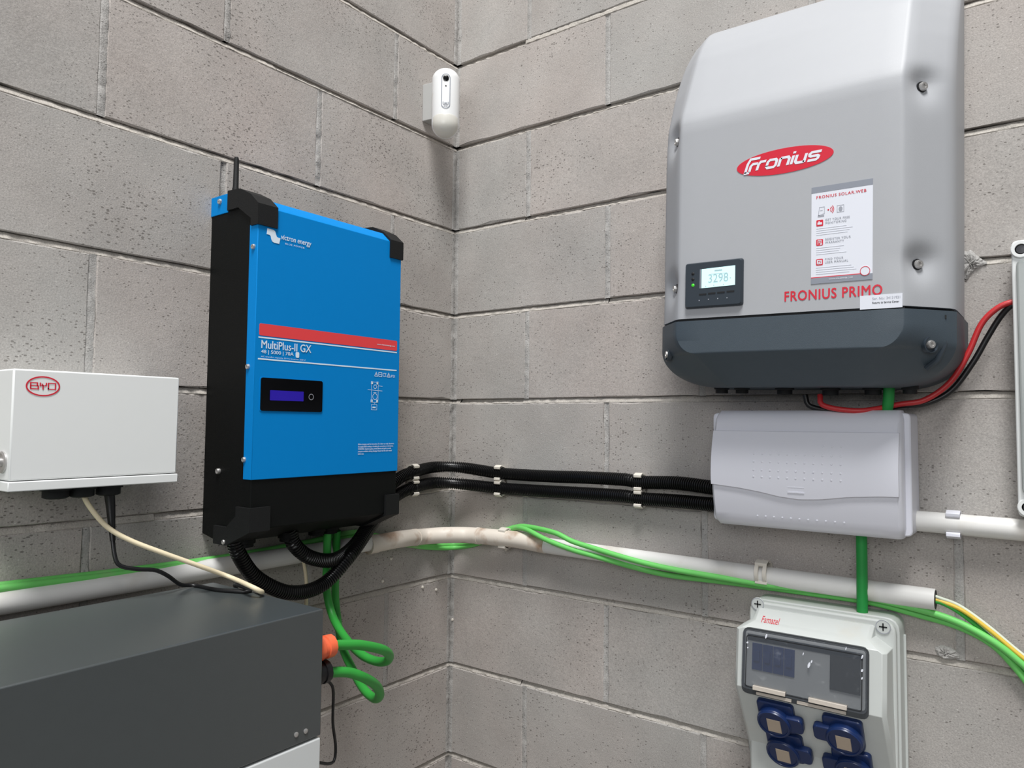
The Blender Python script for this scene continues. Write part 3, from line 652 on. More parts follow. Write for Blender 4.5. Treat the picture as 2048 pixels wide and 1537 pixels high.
    for k, (x, y) in enumerate(((1386, 548), (1386, 559), (1386, 571))):
        u, z = Q(x, y); fr.part('indicator_light', B().lathe((u, OD-0.0005, z), (0, 1, 0), [(0.0026, 0), (0.0026, 0.0008), (0.0015, 0.0016), (0, 0.0018)], 12), M_LED if k == 2 else M_DARK, dsp, label='lit green indicator light' if k == 2 else None)
    for x, y in ((1405.5, 589), (1423.5, 587), (1442, 585), (1461, 583)):
        u, z = Q(x, y); fr.part('button', B().box(u-0.0058, u+0.0058, OD-0.001, OD+0.0006, z-0.0011, z+0.0011), M_DARK, dsp, smooth=0)
    b = B()
    for x, y in ((1398.5, 601.5), (1417, 599), (1435.5, 597.5), (1454, 596)): u, z = Q(x, y); b.box(u-0.0008, u+0.0008, OD, OD+0.0004, z-0.0008, z+0.0008)
    fr.part('key_marks', b, M_TXTG, dsp, smooth=0)
    # connectors under the case
    for u, o, r, h in ((-0.135, 0.075, 0.013, 0.02), (-0.10, 0.075, 0.013, 0.02), (-0.03, 0.075, 0.015, 0.022), (0.04, 0.075, 0.015, 0.024), (0.10, 0.07, 0.015, 0.022), (0.15, 0.07, 0.012, 0.02)):
        fr.part('connector', B().lathe((u, o, 0.004), (0, 0, -1), [(r, 0), (r, h*0.3), (r*0.8, h*0.35), (r*0.8, h*0.65), (r*0.5, h*0.65)], 12), M_DARK)
    return fr
grey = build_grey()

# ------------------------------------------------------------------ battery tower in front of the left wall
def build_battery():
    X0, X1, Y1, Y0, ZT, ZS = 0.075, 0.339, -0.6415, -1.2265, 1.300, 1.1325
    o = bpy.data.objects.new('battery_tower', None); COL.objects.link(o); o.location = ((X0+X1)/2, (Y0+Y1)/2, 0)
    tag(o, 'stacked battery tower with dark grey top unit and white module below, lower left', 'battery')
    cx, cy = o.location.x, o.location.y
    def bx(b, x0, x1, y0, y1, z0, z1): return b.add([(x-cx, y-cy, z) for z in (z0, z1) for x, y in ((x0, y0), (x1, y0), (x1, y1), (x0, y1))], [(0, 1, 2, 3), (4, 5, 6, 7), (0, 1, 5, 4), (1, 2, 6, 5), (2, 3, 7, 6), (3, 0, 4, 7)])
    part('control_unit', bx(B(), X0, X1, Y0, Y1, ZS+0.002, ZT), M_BATT, o, bevel=0.0018, world=True)
    part('side_cover', bx(B(), X0+0.01, X1-0.006, Y1-0.001, Y1+0.0006, ZS+0.01, ZT-0.008), M_BATT, o, bevel=0.0005, world=True)
    z = ZS
    for k in range(4):
        part('battery_module', bx(B(), X0, X1, Y0, Y1, z-0.231, z-0.0005), M_BATW, o, bevel=0.0025, world=True); z -= 0.2325
    part('base', bx(B(), X0+0.01, X1-0.01, Y0+0.01, Y1-0.01, 0.0, z), M_BATT, o, bevel=0.003, world=True)
    for x, y in ((592, 1470), (611, 1463)):
        p = LW(x, y, X1); b = B().lathe((0, 0, 0), (1, 0, 0), [(0.0032, -0.001), (0.0032, 0.0012), (0.002, 0.0018), (0, 0.0018)], 12)
        b.v = [(v[0]+X1-cx, v[1]+p.y-cy, v[2]+p.z) for v in b.v]; part('screw', b, M_STEEL, o, world=True)
    return o
battery = build_battery()

# ------------------------------------------------------------------ white control box, far left
def build_bmu():
    D = 0.112
    fr = Frame('control_box', 'small white metal control box with red oval badge, left of the blue inverter', 'box', 'L', -0.83, 1.468)
    c = fr.px(27, 740, D); uL = c[0]; uR = fr.px(356, 850, D)[0]; zt = fr.px(200, 747, D)[1]; zb = fr.px(200, 955, D)[1]
    fr.part('enclosure', B().box(uL, uR, 0, D, zb+0.0006, zt), M_WHITE, bevel=0.002)
    fr.part('base_tray', B().box(uL-0.0012, uR+0.0012, 0, D+0.002, zb-0.0125, zb-0.0004), M_WHITE, bevel=0.0012)
    b = B(); P = lambda x, y: fr.px(x, y, D)
    cu, cz = P(86, 773); a, bb = (P(119, 773)[0]-P(53, 773)[0])/2, 0.0118
    idf = lambda p: (p[0], p[1]); O = D+0.0006
    strokes(b, [ell(cu, cz, a, bb, 40)+[(cu+a, cz)]], 0.0017, O, idf)
    badge = fr.part('badge', b, M_LOGO, smooth=0)
    fn = lambda p: (cu-0.0142+p[0]*0.0097, cz-0.0036+p[1]*0.0076)
    L = [[(0.0, 0), (0.0, 1), (0.78, 1), (0.78, 0.52), (0.0, 0.52)], [(0.78, 0.52), (0.9, 0.5), (0.9, 0.0), (0.0, 0.0)],
         [(1.12, 1.06), (1.12, 0.55), (1.72, 0.55), (1.84, 0.75), (1.84, 1.06)], [(1.46, 0.55), (1.46, -0.1)], [(1.46, 0.55), (1.3, 0.9)],
         [(2.08, 0.0), (2.08, 1.0), (2.92, 1.0), (2.92, 0.0), (2.08, 0.0), (2.08, 0.2)]]
    fr.part('lettering', strokes(B(), L, 0.155, O, fn), M_LOGO, badge, smooth=0)
    q = fr.loc(SIDE(6, 925, fr.u0+uL))
    fr.part('lock', B().lathe((uL, q[1], q[2]), (-1, 0, 0), [(0.0135, -0.001), (0.0135, 0.002), (0.011, 0.0032), (0.010, 0.002), (0.006, 0.002), (0.0055, 0.006), (0.004, 0.007), (0, 0.007)], 20), M_STEEL)
    for x, s in ((112, 1), (164, 1), (217, 1)):
        u = fr.px(x, 968, 0.065)[0]
        fr.part('cable_gland', B().lathe((u, 0.065, zb-0.012), (0, 0, -1), [(0.019, 0), (0.019, 0.006), (0.016, 0.006), (0.016, 0.015), (0.012, 0.017)], 14), M_DARK)
    return fr
bmu = build_bmu()

# ------------------------------------------------------------------ capsule camera detector in the corner
def build_detector():
    cx, cy, z0, z1, r = 0.062, -0.1085, 2.178, 2.333, 0.0305
    o = bpy.data.objects.new('camera_detector', None); COL.objects.link(o); o.location = (0, cy, (z0+z1)/2)
    tag(o, 'white capsule shaped camera motion detector mounted high in the wall corner', 'detector')
    ang = math.atan2(CAM.y-cy, CAM.x-cx)                       # it looks out along the bisector of the corner
    ca, sa = math.cos(ang), math.sin(ang)
    H = z1-z0
    def W(a, l, z): return (cx + a*ca - l*sa, a*sa + l*ca, z-H/2)   # a: forward, l: to its left, in the root's axes
    prof = []
    for k in range(9): t = k/8*math.pi/2; prof.append((r*math.sin(t), r*1.0*(1-math.cos(t))))
    prof += [(r*math.cos(k/8*math.pi/2), H-r*0.85+r*0.85*math.sin(k/8*math.pi/2)) for k in range(9)]
    def cap(pr, n=32, dx=0.0): return B().loft([[W(dx+max(rr, 1e-5)*math.cos(2*math.pi*k/n), max(rr, 1e-5)*math.sin(2*math.pi*k/n), z) for k in range(n)] for rr, z in pr])
    part('body', cap(prof), M_DET, o, world=True)
    # frosted dome lens filling the lower front
    pr = [(0.0294*math.sin(k/8*math.pi/2), -0.0001+0.0294*(1-math.cos(k/8*math.pi/2))) for k in range(9)] + [(0.0294, 0.0395), (0.0288, 0.0425), (0.020, 0.0436)]
    part('lens_dome', cap(pr, 40, 0.0024), M_DOME, o, world=True)
    # front strip: slotted outline, lens, small light, emblem
    def onface(l, z, lift): a = math.sqrt(max(1e-9, (r+lift)**2-l*l)); return W(a, l, z)
    def stad(w, za, zb, n=10):
        out = [(w*math.cos(math.pi*k/n), zb+w*math.sin(math.pi*k/n)) for k in range(n+1)] + [(-w*math.cos(math.pi*k/n), za-w*math.sin(math.pi*k/n)) for k in range(n+1)]; return out
    b = B(); A_ = stad(0.0098, 0.064, 0.122); C_ = stad(0.0083, 0.064, 0.122); n = len(A_)
    b.add([onface(l, z, 0.0010) for l, z in A_]+[onface(l, z, 0.0010) for l, z in C_], [(i, (i+1) % n, n+(i+1) % n, n+i) for i in range(n)])
    part('strip_outline', b, M_STICKG, o, world=True)
    z_l = 0.1215
    part('lens', B().loft([[W(d, rr*math.cos(2*math.pi*k/18), z_l+rr*math.sin(2*math.pi*k/18)) for k in range(18)] for rr, d in ((0.0064, r-0.002), (0.0064, r+0.001), (0.005, r+0.0014))]), M_GLOSSB, o, world=True)
    part('light_sensor', B().loft([[W(d, 0.0016*math.cos(2*math.pi*k/10), 0.1045+0.0016*math.sin(2*math.pi*k/10)) for k in range(10)] for d in (r-0.001, r+0.0007)]), M_DKSTEEL, o, world=True)
    b = B()
    for (l0, l1, za, zb) in ((-0.0055, 0.0055, 0.0625, 0.0640), (-0.0065, -0.0045, 0.0645, 0.0690), (0.0045, 0.0065, 0.0645, 0.0690), (-0.0030, 0.0030, 0.0650, 0.0675), (-0.004, 0.004, 0.0592, 0.0608)):
        b.add([onface(l, z, 0.0008) for l, z in ((l0, za), (l1, za), (l1, zb), (l0, zb))], [(0, 1, 2, 3)])
    part('emblem', b, M_TXTG, o, world=True)
    # bracket plate and arm on the left wall
    b = B()
    za, zb = 2.228-(z0+z1)/2, 2.312-(z0+z1)/2
    pts = [(0.0, -0.017), (0.006, -0.017), (0.05, -0.010), (0.05, 0.012), (0.006, 0.026), (0.0, 0.026)]
    b.loft([[(x, y+0.008, z) for x, y in pts] for z in (za, zb)])
    part('bracket', b, mat('bracket_grey', (176, 176, 174), 0.5), o, bevel=0.001, world=True)
    return o
detector = build_detector()

# ------------------------------------------------------------------ cables and conduits (world coordinates, base at their first point)
def run(name, label, cat, ctrl, r, m, n=10, step=0.006, group=None, corr=False, extra=None):
    pts = smooth_path(ctrl, 0.00112 if corr else step)
    base = pts[0].copy()
    o = bpy.data.objects.new(name, None) if extra else None
    rf = None
    if corr: rf = lambda i: r if (i % 4) < 2 else r-0.0023
    b = B().tube([p-base for p in pts], r, n, rf)
    if extra:
        COL.objects.link(o); o.location = base; tag(o, label, cat, group)
        part(extra, b, m, o, world=True, smooth=60); return o
    ob = part(name, b, m, None, world=True, smooth=60); ob.location = base; return tag(ob, label, cat, group)

def clip(name, label, wall, P, r, group, m=None, wid=0.0155, closed=False):
    """open C clip screwed to the wall, jaws above and below the pipe"""
    u = P.x if wall == 'R' else P.y; o_c = -P.y if wall == 'R' else P.x
    fr = Frame(name, label, 'clip', wall, u, P.z, 0, group)
    t = 0.0034; R0 = r+0.0004; pr = []; inn = []
    for k in range(13):
        a = math.radians(40+k*(280/12)); pr.append((o_c+(R0+t)*math.cos(a), (R0+t)*math.sin(a))); inn.append((o_c+R0*math.cos(a), R0*math.sin(a)))
    lip1 = [(o_c+(R0+0.0055)*math.cos(math.radians(28)), (R0+0.0055)*math.sin(math.radians(40)))]
    b = B().prism_u(pr+inn[::-1], -wid/2, wid/2)
    fr.part('ring', b, m or M_CLIP, bevel=0.0005)
    for s in (1, -1):
        b = B().prism_u([(o_c+0.0, s*(R0+t*0.6)), (o_c+R0*0.72, s*(R0*0.72)), (o_c+R0*0.92, s*(R0*0.78)), (o_c+R0*0.95, s*(R0+t*0.2)), (o_c+R0*0.4, s*(R0+t+0.0012)), (o_c, s*(R0+t+0.001))], -wid/2, wid/2)
        fr.part('jaw', b, m or M_CLIP, bevel=0.0006)
    if closed:
        arc = [math.radians(-44+k*8) for k in range(12)]
        for w0, w1 in ((-wid/2, -wid*0.18), (wid*0.18, wid/2)):
            fr.part('strap', B().prism_u([(o_c+(R0+t)*math.cos(a), (R0+t)*math.sin(a)) for a in arc]+[(o_c+R0*math.cos(a), R0*math.sin(a)) for a in arc[::-1]], w0, w1), m or M_CLIP, bevel=0.0005)
    fr.part('foot', B().box(-wid*0.4, wid*0.4, 0, max(0.002, o_c-R0+0.001), -0.007, 0.007), m or M_CLIP)
    return fr

RC = 0.0128
def corr_ctrl(which):
    up = which == 'upper'
    if up:
        loop = [LW(578, 1062, 0.085), LW(590, 1092, 0.085), LW(622, 1116, 0.085), LW(668, 1120, 0.075), LW(708, 1092, 0.055), LW(742, 1040, 0.036), LW(770, 985, 0.024)]
        rest = [LW(800, 956, .021), LW(826, 945, .0195), DIAG(868, 935, 0.098), DIAG(925, 936, 0.098), RW(1000, 947, .0195), RW(1091, 953, .021), RW(1179, 956, .022), RW(1250, 960, .021), RW(1280, 965, .0195), RW(1355, 967, .023), RW(1418, 975, .03), RW(1445, 979, .034)]
    else:
        loop = [LW(466, 1068, 0.075), LW(478, 1110, 0.075), LW(515, 1158, 0.075), LW(580, 1186, 0.078), LW(645, 1170, 0.075), LW(700, 1112, 0.082), LW(738, 1058, 0.064), LW(768, 1015, 0.036)]
        rest = [LW(796, 990, .021), LW(826, 976, .0195), DIAG(868, 966, 0.10), DIAG(925, 969, 0.10), RW(1000, 977, .0195), RW(1091, 983, .021), RW(1179, 988, .021), RW(1250, 993, .021), RW(1280, 998, .0195), RW(1355, 1003, .023), RW(1418, 1009, .03), RW(1445, 1011, .034)]
    return loop+rest
run('corrugated_conduit', 'upper of the two black corrugated conduits running from blue inverter to white breaker box', 'conduit', corr_ctrl('upper'), RC, M_CORR, 14, corr=True, group='black corrugated conduits')
run('corrugated_conduit', 'lower of the two black corrugated conduits, hanging in the longer loop under the blue inverter', 'conduit', corr_ctrl('lower'), RC, M_CORR, 14, corr=True, group='black corrugated conduits')
for nm, wl, x, yu, yl in (('left of the corner, beside the blue inverter', 'L', 826, 945, 976), ('just right of the corner', 'R', 1000, 947, 977), ('midway along the right wall', 'R', 1280, 965, 998)):
    for lv, y in (('upper', yu), ('lower', yl)):
        P = LW(x, y, .0195) if wl == 'L' else RW(x, y, .0195)
        clip('conduit_clip', 'white clip on the %s black conduit, %s' % (lv, nm), wl, P, RC+0.0002, 'white clips on the black conduits')

# rigid white conduit along both walls with a bent piece in the corner
RP = 0.0160; OP = 0.0215
def pz(w, x, y, o=OP): return LW(x, y, o) if w == 'L' else RW(x, y, o)
a = pz('L', -60, 1211); b_ = pz('L', 0, 1202); c_ = pz('L', 742, 1091)
zl = 1.3105
run('rigid_conduit', 'straight white conduit pipe along the left wall behind the battery tower', 'pipe', [Vector((OP, -1.45, zl)), Vector((OP, -0.9, zl)), Vector((OP, -0.275, zl-0.001))], RP, M_PVC, 18, 0.05)
eb = [LW(736, 1091, OP), LW(762, 1086, OP+0.003), LW(800, 1079, OP+0.010), DIAG(845, 1074, 0.112), DIAG(890, 1071, 0.118), DIAG(935, 1071, 0.116), RW(985, 1075, OP+0.010), RW(1040, 1081, OP+0.004), RW(1092, 1091, OP)]
el = run('conduit_bend', 'dirty white bent conduit elbow turning through the wall corner', 'pipe', eb, RP+0.0016, M_PVCD, 18, 0.008, extra='bend_pipe')
eb0 = smooth_path(eb, 0.008)[0]
for t0, t1 in ((0.0, 0.05), (0.30, 0.32), (0.63, 0.65)):
    pth = smooth_path(eb, 0.002); n0, n1 = int(t0*len(pth)), max(int(t1*len(pth)), int(t0*len(pth))+4)
    part('collar', B().tube([p-eb0 for p in pth[n0:n1]], RP+0.0026, 18), M_PVCD, el, world=True)
pr0, pr1 = RW(1080, 1090, OP), RW(1871, 1200, OP)
prr = [pr0, pr0.lerp(pr1, 0.33), pr0.lerp(pr1, 0.66), pr1]
rc = run('rigid_conduit', 'straight white conduit pipe with open end sloping along right wall above the socket box', 'pipe', prr, RP, M_PVC, 18, 0.05, extra='pipe')
d = (pr1-pr0).normalized()
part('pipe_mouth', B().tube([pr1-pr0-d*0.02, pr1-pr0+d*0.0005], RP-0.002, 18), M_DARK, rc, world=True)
clip('pipe_clip', 'ivory clip on the white pipe above the socket box', 'R', RW(1527, 1145, OP), RP+0.0002, 'clips on the white pipes', wid=0.020, closed=True)
clip('pipe_clip', 'ivory clip on the dirty elbow right of the corner', 'R', RW(1012, 1077, OP+0.001), RP+0.0018, 'clips on the white pipes', wid=0.018, closed=True)
q0, q1 = RW(1808, 1040, 0.022), RW(2100, 1066, 0.022)
run('rigid_conduit', 'short white conduit pipe leaving the right side of the white breaker box', 'pipe', [q0, q0.lerp(q1, 0.5), q1], 0.0155, M_PVC, 18, 0.05)
clip('pipe_clip', 'white clip on the short pipe right of the white breaker box', 'R', RW(1908, 1049, 0.022), 0.0157, 'clips on the white pipes', M_WHITEPL, wid=0.018)

# green earth cables following the white pipe
RG = 0.0052
def gpath(k):
    if k == 0:
        return [Vector((0.012, -1.45, 1.3475)), LW(0, 1172, .012), LW(210, 1147, .012), LW(430, 1118, .012), LW(600, 1088, .010), LW(700, 1066, .010), LW(742, 1070, .008), LW(800, 1083, .006), LW(858, 1091, .008), DIAG(905, 1090, .022), RW(948, 1085, .006), RW(985, 1068, .006), RW(1022, 1058, .012), RW(1050, 1059, .032), RW(1092, 1080, .046), RW(1144, 1100, .046), RW(1190, 1113, .042), RW(1267, 1135, .032), RW(1338, 1151, .020), RW(1430, 1162, .014), RW(1525, 1174, .010), RW(1620, 1187, .010), RW(1740, 1205, .010), RW(1840, 1231, .010), RW(1920, 1255, .012), RW(1985, 1290, .012), RW(2030, 1335, .012), RW(2075, 1392, .012)]
    return [Vector((0.024, -1.45, 1.3445)), LW(0, 1178, .024), LW(210, 1153, .024), LW(430, 1124, .022), LW(600, 1096, .010), LW(700, 1076, .010), LW(752, 1082, .007), LW(810, 1090, .005), LW(860, 1096, .008), DIAG(908, 1096, .026), RW(955, 1088, .005), RW(1000, 1066, .006), RW(1030, 1055, .010), RW(1056, 1054, .022), RW(1109, 1066, .045), RW(1144, 1083, .047), RW(1190, 1098, .0445), RW(1267, 1121, .044), RW(1338, 1138, .041), RW(1430, 1154, .036), RW(1525, 1169, .030), RW(1620, 1180, .022), RW(1740, 1197, .022), RW(1840, 1220, .022), RW(1915, 1245, .020), RW(1985, 1283, .020), RW(2040, 1325, .018), RW(2085, 1368, .018)]
run('earth_cable', 'light green cable dipping lowest below the white pipe on the right wall', 'cable', gpath(0), RG, M_GREENL, 10, group='long green cables')
run('earth_cable', 'light green cable crossing over the pipe beside its lower twin on the right wall', 'cable', gpath(1), RG, M_GREENL, 10, group='long green cables')
e0 = RW(1862, 1199, OP)
run('earth_wire', 'thin yellow wire curving down from the open pipe end', 'wire', [e0, RW(1880, 1203, OP), RW(1925, 1222, .02), RW(1980, 1262, .018), RW(2040, 1312, .018), RW(2090, 1350, .018)], 0.0030, M_YEL, 8)
run('earth_wire', 'thin pale wire arching highest from the open pipe end', 'wire', [e0+Vector((0, 0, 0.006)), RW(1880, 1197, OP), RW(1920, 1213, .016), RW(1975, 1252, .014), RW(2035, 1302, .012), RW(2090, 1345, .012)], 0.0026, M_WIREW, 8)
run('earth_wire', 'thin green wire under the yellow one at the open pipe end', 'wire', [e0-Vector((0, 0, 0.004)), RW(1882, 1206, OP), RW(1925, 1230, .017), RW(1985, 1280, .012), RW(2040, 1335, .010), RW(2090, 1372, .010)], 0.0032, M_GREEN, 8)

# ------------------------------------------------------------------ white breaker box
def build_breaker_box():
    U0, Z0 = 0.807, 1.386
    fr = Frame('breaker_box', 'white plastic breaker box with wavy door below the grey inverter', 'box', 'R', U0, Z0)
    H = 0.190; hwL, hwR = -0.140, 0.142
    def f(z): t = z/H; return 0.074+0.032*math.sin(math.pi*min(1, max(0, (t*0.80+0.14))))
    b = B().prism_o(round_poly(rect(-0.151, 0.152, 0.0035, H-0.004), 0.008), 0, 0.068); fr.part('back_box', b, M_WHITEPL, bevel=0.002)
    NZ, NU = 26, 10; rings = []
    for i in range(NZ+1):
        z = H*i/NZ; k = 1.0
        edge = min(i, NZ-i); inset = 0.004*(1-min(1, edge/1.5)); o = f(z) - (0.008 if edge == 0 else 0.002 if edge == 1 else 0)
        row = [(hwL+inset-0.002, 0.05), (hwL+inset-0.002, o-0.012), (hwL+inset, o-0.004), (hwL+inset+0.004, o)] + [(hwL+0.004+(hwR-hwL-0.008)*j/NU, o) for j in range(1, NU)] + [(hwR-inset-0.004, o), (hwR-inset, o-0.004), (hwR-inset+0.002, o-0.012), (hwR-inset+0.002, 0.05)]
        rings.append([(u, oo, z) for u, oo in row])
    cover = fr.part('front_cover', B().loft(rings), M_WHITEPL, smooth=40)
    # door with wavy lower edge, standing proud of the cover
    zt = 1.5425-Z0
    wave = [fr.px(x, y, 0.103)[1] for x, y in ((1424, 968), (1480, 976), (1520, 984), (1560, 994), (1600, 1000), (1640, 1000), (1700, 995), (1760, 994), (1797, 995))]
    us = [fr.px(x, y, 0.103)[0] for x, y in ((1424, 968), (1480, 976), (1520, 984), (1560, 994), (1600, 1000), (1640, 1000), (1700, 995), (1760, 994), (1797, 995))]
    def wz(u):
        for i in range(len(us)-1):
            if u <= us[i+1] or i == len(us)-2:
                t = (u-us[i])/(us[i+1]-us[i]); t = t*t*(3-2*t) if False else t; return wave[i]+(wave[i+1]-wave[i])*t
    cols = 40; rows = 12; top = []; vs = []; fs = []
    for i in range(cols+1):
        u = hwL+0.0005+(hwR-hwL-0.001)*i/cols; z0 = wz(min(max(u, us[0]), us[-1]))
        for j in range(rows+1):
            z = z0+(zt-z0)*j/rows; vs.append((u, f(z)+0.0042, z))
    n = len(vs); vs2 = [(u, o-0.006, z) for u, o, z in vs]
    q = lambda i, j: i*(rows+1)+j
    for i in range(cols):
        for j in range(rows): fs.append((q(i, j), q(i+1, j), q(i+1, j+1), q(i, j+1))); fs.append((n+q(i, j), n+q(i, j+1), n+q(i+1, j+1), n+q(i+1, j)))
        fs.append((q(i, 0), n+q(i, 0), n+q(i+1, 0), q(i+1, 0))); fs.append((q(i, rows), q(i+1, rows), n+q(i+1, rows), n+q(i, rows)))
    for j in range(rows): fs.append((q(0, j), q(0, j+1), n+q(0, j+1), n+q(0, j))); fs.append((q(cols, j), n+q(cols, j), n+q(cols, j+1), q(cols, j+1)))
    door = fr.part('door', B().add(vs+vs2, fs), M_WHITEPL, bevel=0.0008, smooth=40)
    # embossed dots and latch
    b = B(); u0, u1 = fr.px(1508, 925, .107)[0], fr.px(1682, 940, .107)[0]
    for r_, z in enumerate((fr.px(1600, y, .107)[1] for y in (893, 911, 927, 944, 958))):
        for k in range(11):
            if r_ == 0 and k < 8: continue
            u = u0+(u1-u0)*k/10; b.lathe((u, f(z)+0.0040, z), (0, 1, 0), [(0.0017, 0), (0.0014, 0.0009), (0, 0.0013)], 8)
    fr.part('door_dots', b, M_WHITEPL, door)['kind'] = 'stuff'
    b = B(); u0, u1 = fr.px(1517, 1031, .09)[0], fr.px(1690, 1048, .09)[0]; z = fr.px(1600, 1038, .09)[1]
    for k in range(11): u = u0+(u1-u0)*k/10; b.lathe((u, f(z)-0.0002, z), (0, 1, 0), [(0.0017, 0), (0.0014, 0.0009), (0, 0.0013)], 8)
    fr.part('cover_dots', b, M_WHITEPL, cover)['kind'] = 'stuff'
    (ua, za), (ub, zb) = fr.px(1576, 984, .107), fr.px(1609, 975, .107)
    o = f((za+zb)/2)+0.0042
    fr.part('latch', B().box(ua, ub, o-0.004, o+0.0006, zb-0.0018, zb+0.0002).box(ua, ub, o-0.004, o+0.0006, za-0.0015, za+0.0005), M_WHITEPL, door)
build_breaker_box()

# green conduit down to the socket box
g0, g1 = RW(1725, 1070, 0.036), RW(1723, 1216, 0.036)
gx = (g0.x+g1.x)/2
run('green_conduit', 'green pipe dropping from the white breaker box into the socket box', 'pipe', [Vector((gx, -0.036, 1.400)), Vector((gx, -0.036, 1.33)), Vector((gx-0.0005, -0.036, 1.262))], 0.0082, M_GREENP, 16, 0.03)

# ------------------------------------------------------------------ pale grey socket box with smoked window
def build_socket_box():
    U0, Z0 = 0.818, 0.90
    fr = Frame('socket_box', 'pale grey socket outlet box with smoked window and blue sockets, lower right', 'outlet box', 'R', U0, Z0)
    H = 1.263-Z0; uL, uR = -0.107, 0.118
    fr.part('back_box', B().prism_o(round_poly(rect(uL, uR, 0, H), [0.006, 0.006, 0.02, 0.02]), 0, 0.048), M_BOXG, bevel=0.002)
    fr.part('cover_rim', B().prism_o(round_poly(rect(uL+0.003, uR-0.003, 0.002, H-0.002), [0.006, 0.006, 0.02, 0.02]), 0.0482, 0.062), M_BOXG, bevel=0.003)
    z = lambda a: a-Z0
    # raised front: top slope, window face, socket face slanting back to the wall, corner cut-outs for the screws
    lvl = [(z(0.93), .050), (z(1.010), .050), (z(1.135), .112), (z(1.226), .102), (z(1.252), .066)]
    def fo(zz):
        for (a, p), (b_, q) in zip(lvl, lvl[1:]):
            if zz <= b_: return p+(q-p)*(zz-a)/(b_-a)
        return lvl[-1][1]
    def hw(zz):   # half widths: notched near the top, narrowing at the sockets
        zt = zz+Z0
        l, r = -0.112, 0.109
        if zt > 1.237: l, r = -0.090, 0.086
        elif zt > 1.222: t = (zt-1.222)/0.015; l, r = -0.112+0.022*t, 0.109-0.023*t
        if zt < 1.135: t = (1.135-zt)/0.125; l, r = l+0.004*t, r+0.004*t
        return l, r
    zz = [z(v) for v in (0.93, 0.97, 1.010, 1.05, 1.09, 1.135, 1.165, 1.195, 1.222, 1.226, 1.2295, 1.233, 1.237, 1.245, 1.252)]
    rings = []
    for q in zz:
        l, r = hw(q); o = fo(q); base = min(0.056, o-0.004)
        rings.append([(l-0.002, base, q), (l-0.0005, o-0.006, q), (l+0.005, o, q), (r-0.005, o, q), (r+0.0005, o-0.006, q), (r+0.002, base, q)])
    fr.part('front', B().loft(rings), M_BOXG, smooth=25, bevel=0.0012)
    # side flutes
    fr.part('side_rib', B().box(uR-0.001, uR+0.003, 0.008, 0.014, 0.0, H-0.03), M_BOXG, bevel=0.001)
    for x, y, dep in ((1766, 1255, .0645), (1515, 1209, .064), (1521, 1488, .058)):
        u, q = fr.px(x, y, dep)
        sc_ = fr.part('cover_screw', B().lathe((u, dep-0.004, q), (0, 1, 0), [(0.0105, 0), (0.0105, 0.0025), (0.0095, 0.0035), (0, 0.0035)], 20), M_BOXG)
        fr.part('screw_slot', B().box(u-0.0055, u+0.0055, dep-0.001, dep+0.0002, q-0.0009, q+0.0009).box(u-0.0009, u+0.0009, dep-0.001, dep+0.0002, q-0.0055, q+0.0055), M_DARK, sc_, smooth=0)
        fr.part('screw_ring', strokes(B(), [ell(u, q, 0.0098, 0.0098, 24)+[(u+0.0098, q)]], 0.001, dep-0.0003, lambda p: p), M_TXTG, sc_, smooth=0)
    t0, t1 = fr.px(1522, 1247, .09), fr.px(1556, 1241, .09)
    zt = z(1.2405)
    me = fr.text('lettering', 'Famatel', t0[0], t1[0], 0, 0.0080, 0, M_LOGO)
    s_ = (fo(z(1.250))-fo(z(1.228)))/0.022
    for v in me.data.vertices: q = zt-0.0050+v.co.z; v.co = (v.co.x, -(fo(q)+0.0009)+v.co.y, q)
    # breakers behind the smoked flap: a recess with row of modules
    def fw(q): return 0.102+0.010*(z(1.226)-q)/(z(1.226)-z(1.135))
    wl, wr, wb, wt = -0.099, 0.087, z(1.1275), z(1.2275)
    def slab(b, poly, dz): b.loft([[(u, fw(q)+dd, q) for u, q in poly] for dd in dz]); return b
    fr.part('window_seal', slab(B(), round_poly(rect(wl, wr, wb, wt), 0.010), (-0.004, 0.0022)), M_SEAL, smooth=40)
    fr.part('window_well', slab(B(), round_poly(rect(wl+0.0045, wr-0.0045, wb+0.012, wt-0.0045), 0.005), (0.0, 0.0026)), mat('grey_cover_plate', (188, 192, 194), 0.5), smooth=40)
    fr.part('rail_shade', slab(B(), rect(wl+0.008, wr-0.008, z(1.209), wt-0.009), (0.001, 0.0034)), M_SLATE2, smooth=0)
    for k in range(4):
        u = wl+0.024+k*0.0165
        fr.part('breaker', slab(slab(B(), rect(u-0.0078, u+0.0078, z(1.166), z(1.206)), (0.002, 0.0042)), rect(u-0.004, u+0.004, z(1.180), z(1.196)), (0.004, 0.0062)), M_NAVY if k in (0, 1, 2, 3) else M_TXTG, smooth=0)
    fr.part('breaker', slab(B(), rect(0.034, 0.076, z(1.160), z(1.210)), (0.002, 0.0050)), M_SEAL, smooth=0, label='wider dark breaker at the right')
    flap = fr.part('window_flap', slab(B(), round_poly(rect(wl+0.0012, wr-0.0012, wb+0.009, wt-0.0012), 0.009), (0.0064, 0.0084)), M_SMOKE, smooth=40)
    ra, rb = round_poly(rect(wl+0.0075, wr-0.0075, wb+0.0115, wt-0.0095), 0.005), round_poly(rect(wl+0.0087, wr-0.0087, wb+0.0127, wt-0.0107), 0.004); nn = len(ra)
    fr.part('flap_groove', B().add([(u, fw(q)+0.0087, q) for u, q in ra+rb], [(i, (i+1) % nn, nn+(i+1) % nn, nn+i) for i in range(nn)]), M_DARK, flap, smooth=0)
    mh = mat('worn_beige_plastic', (196, 187, 176), 0.55, var=0.12, scale=120)
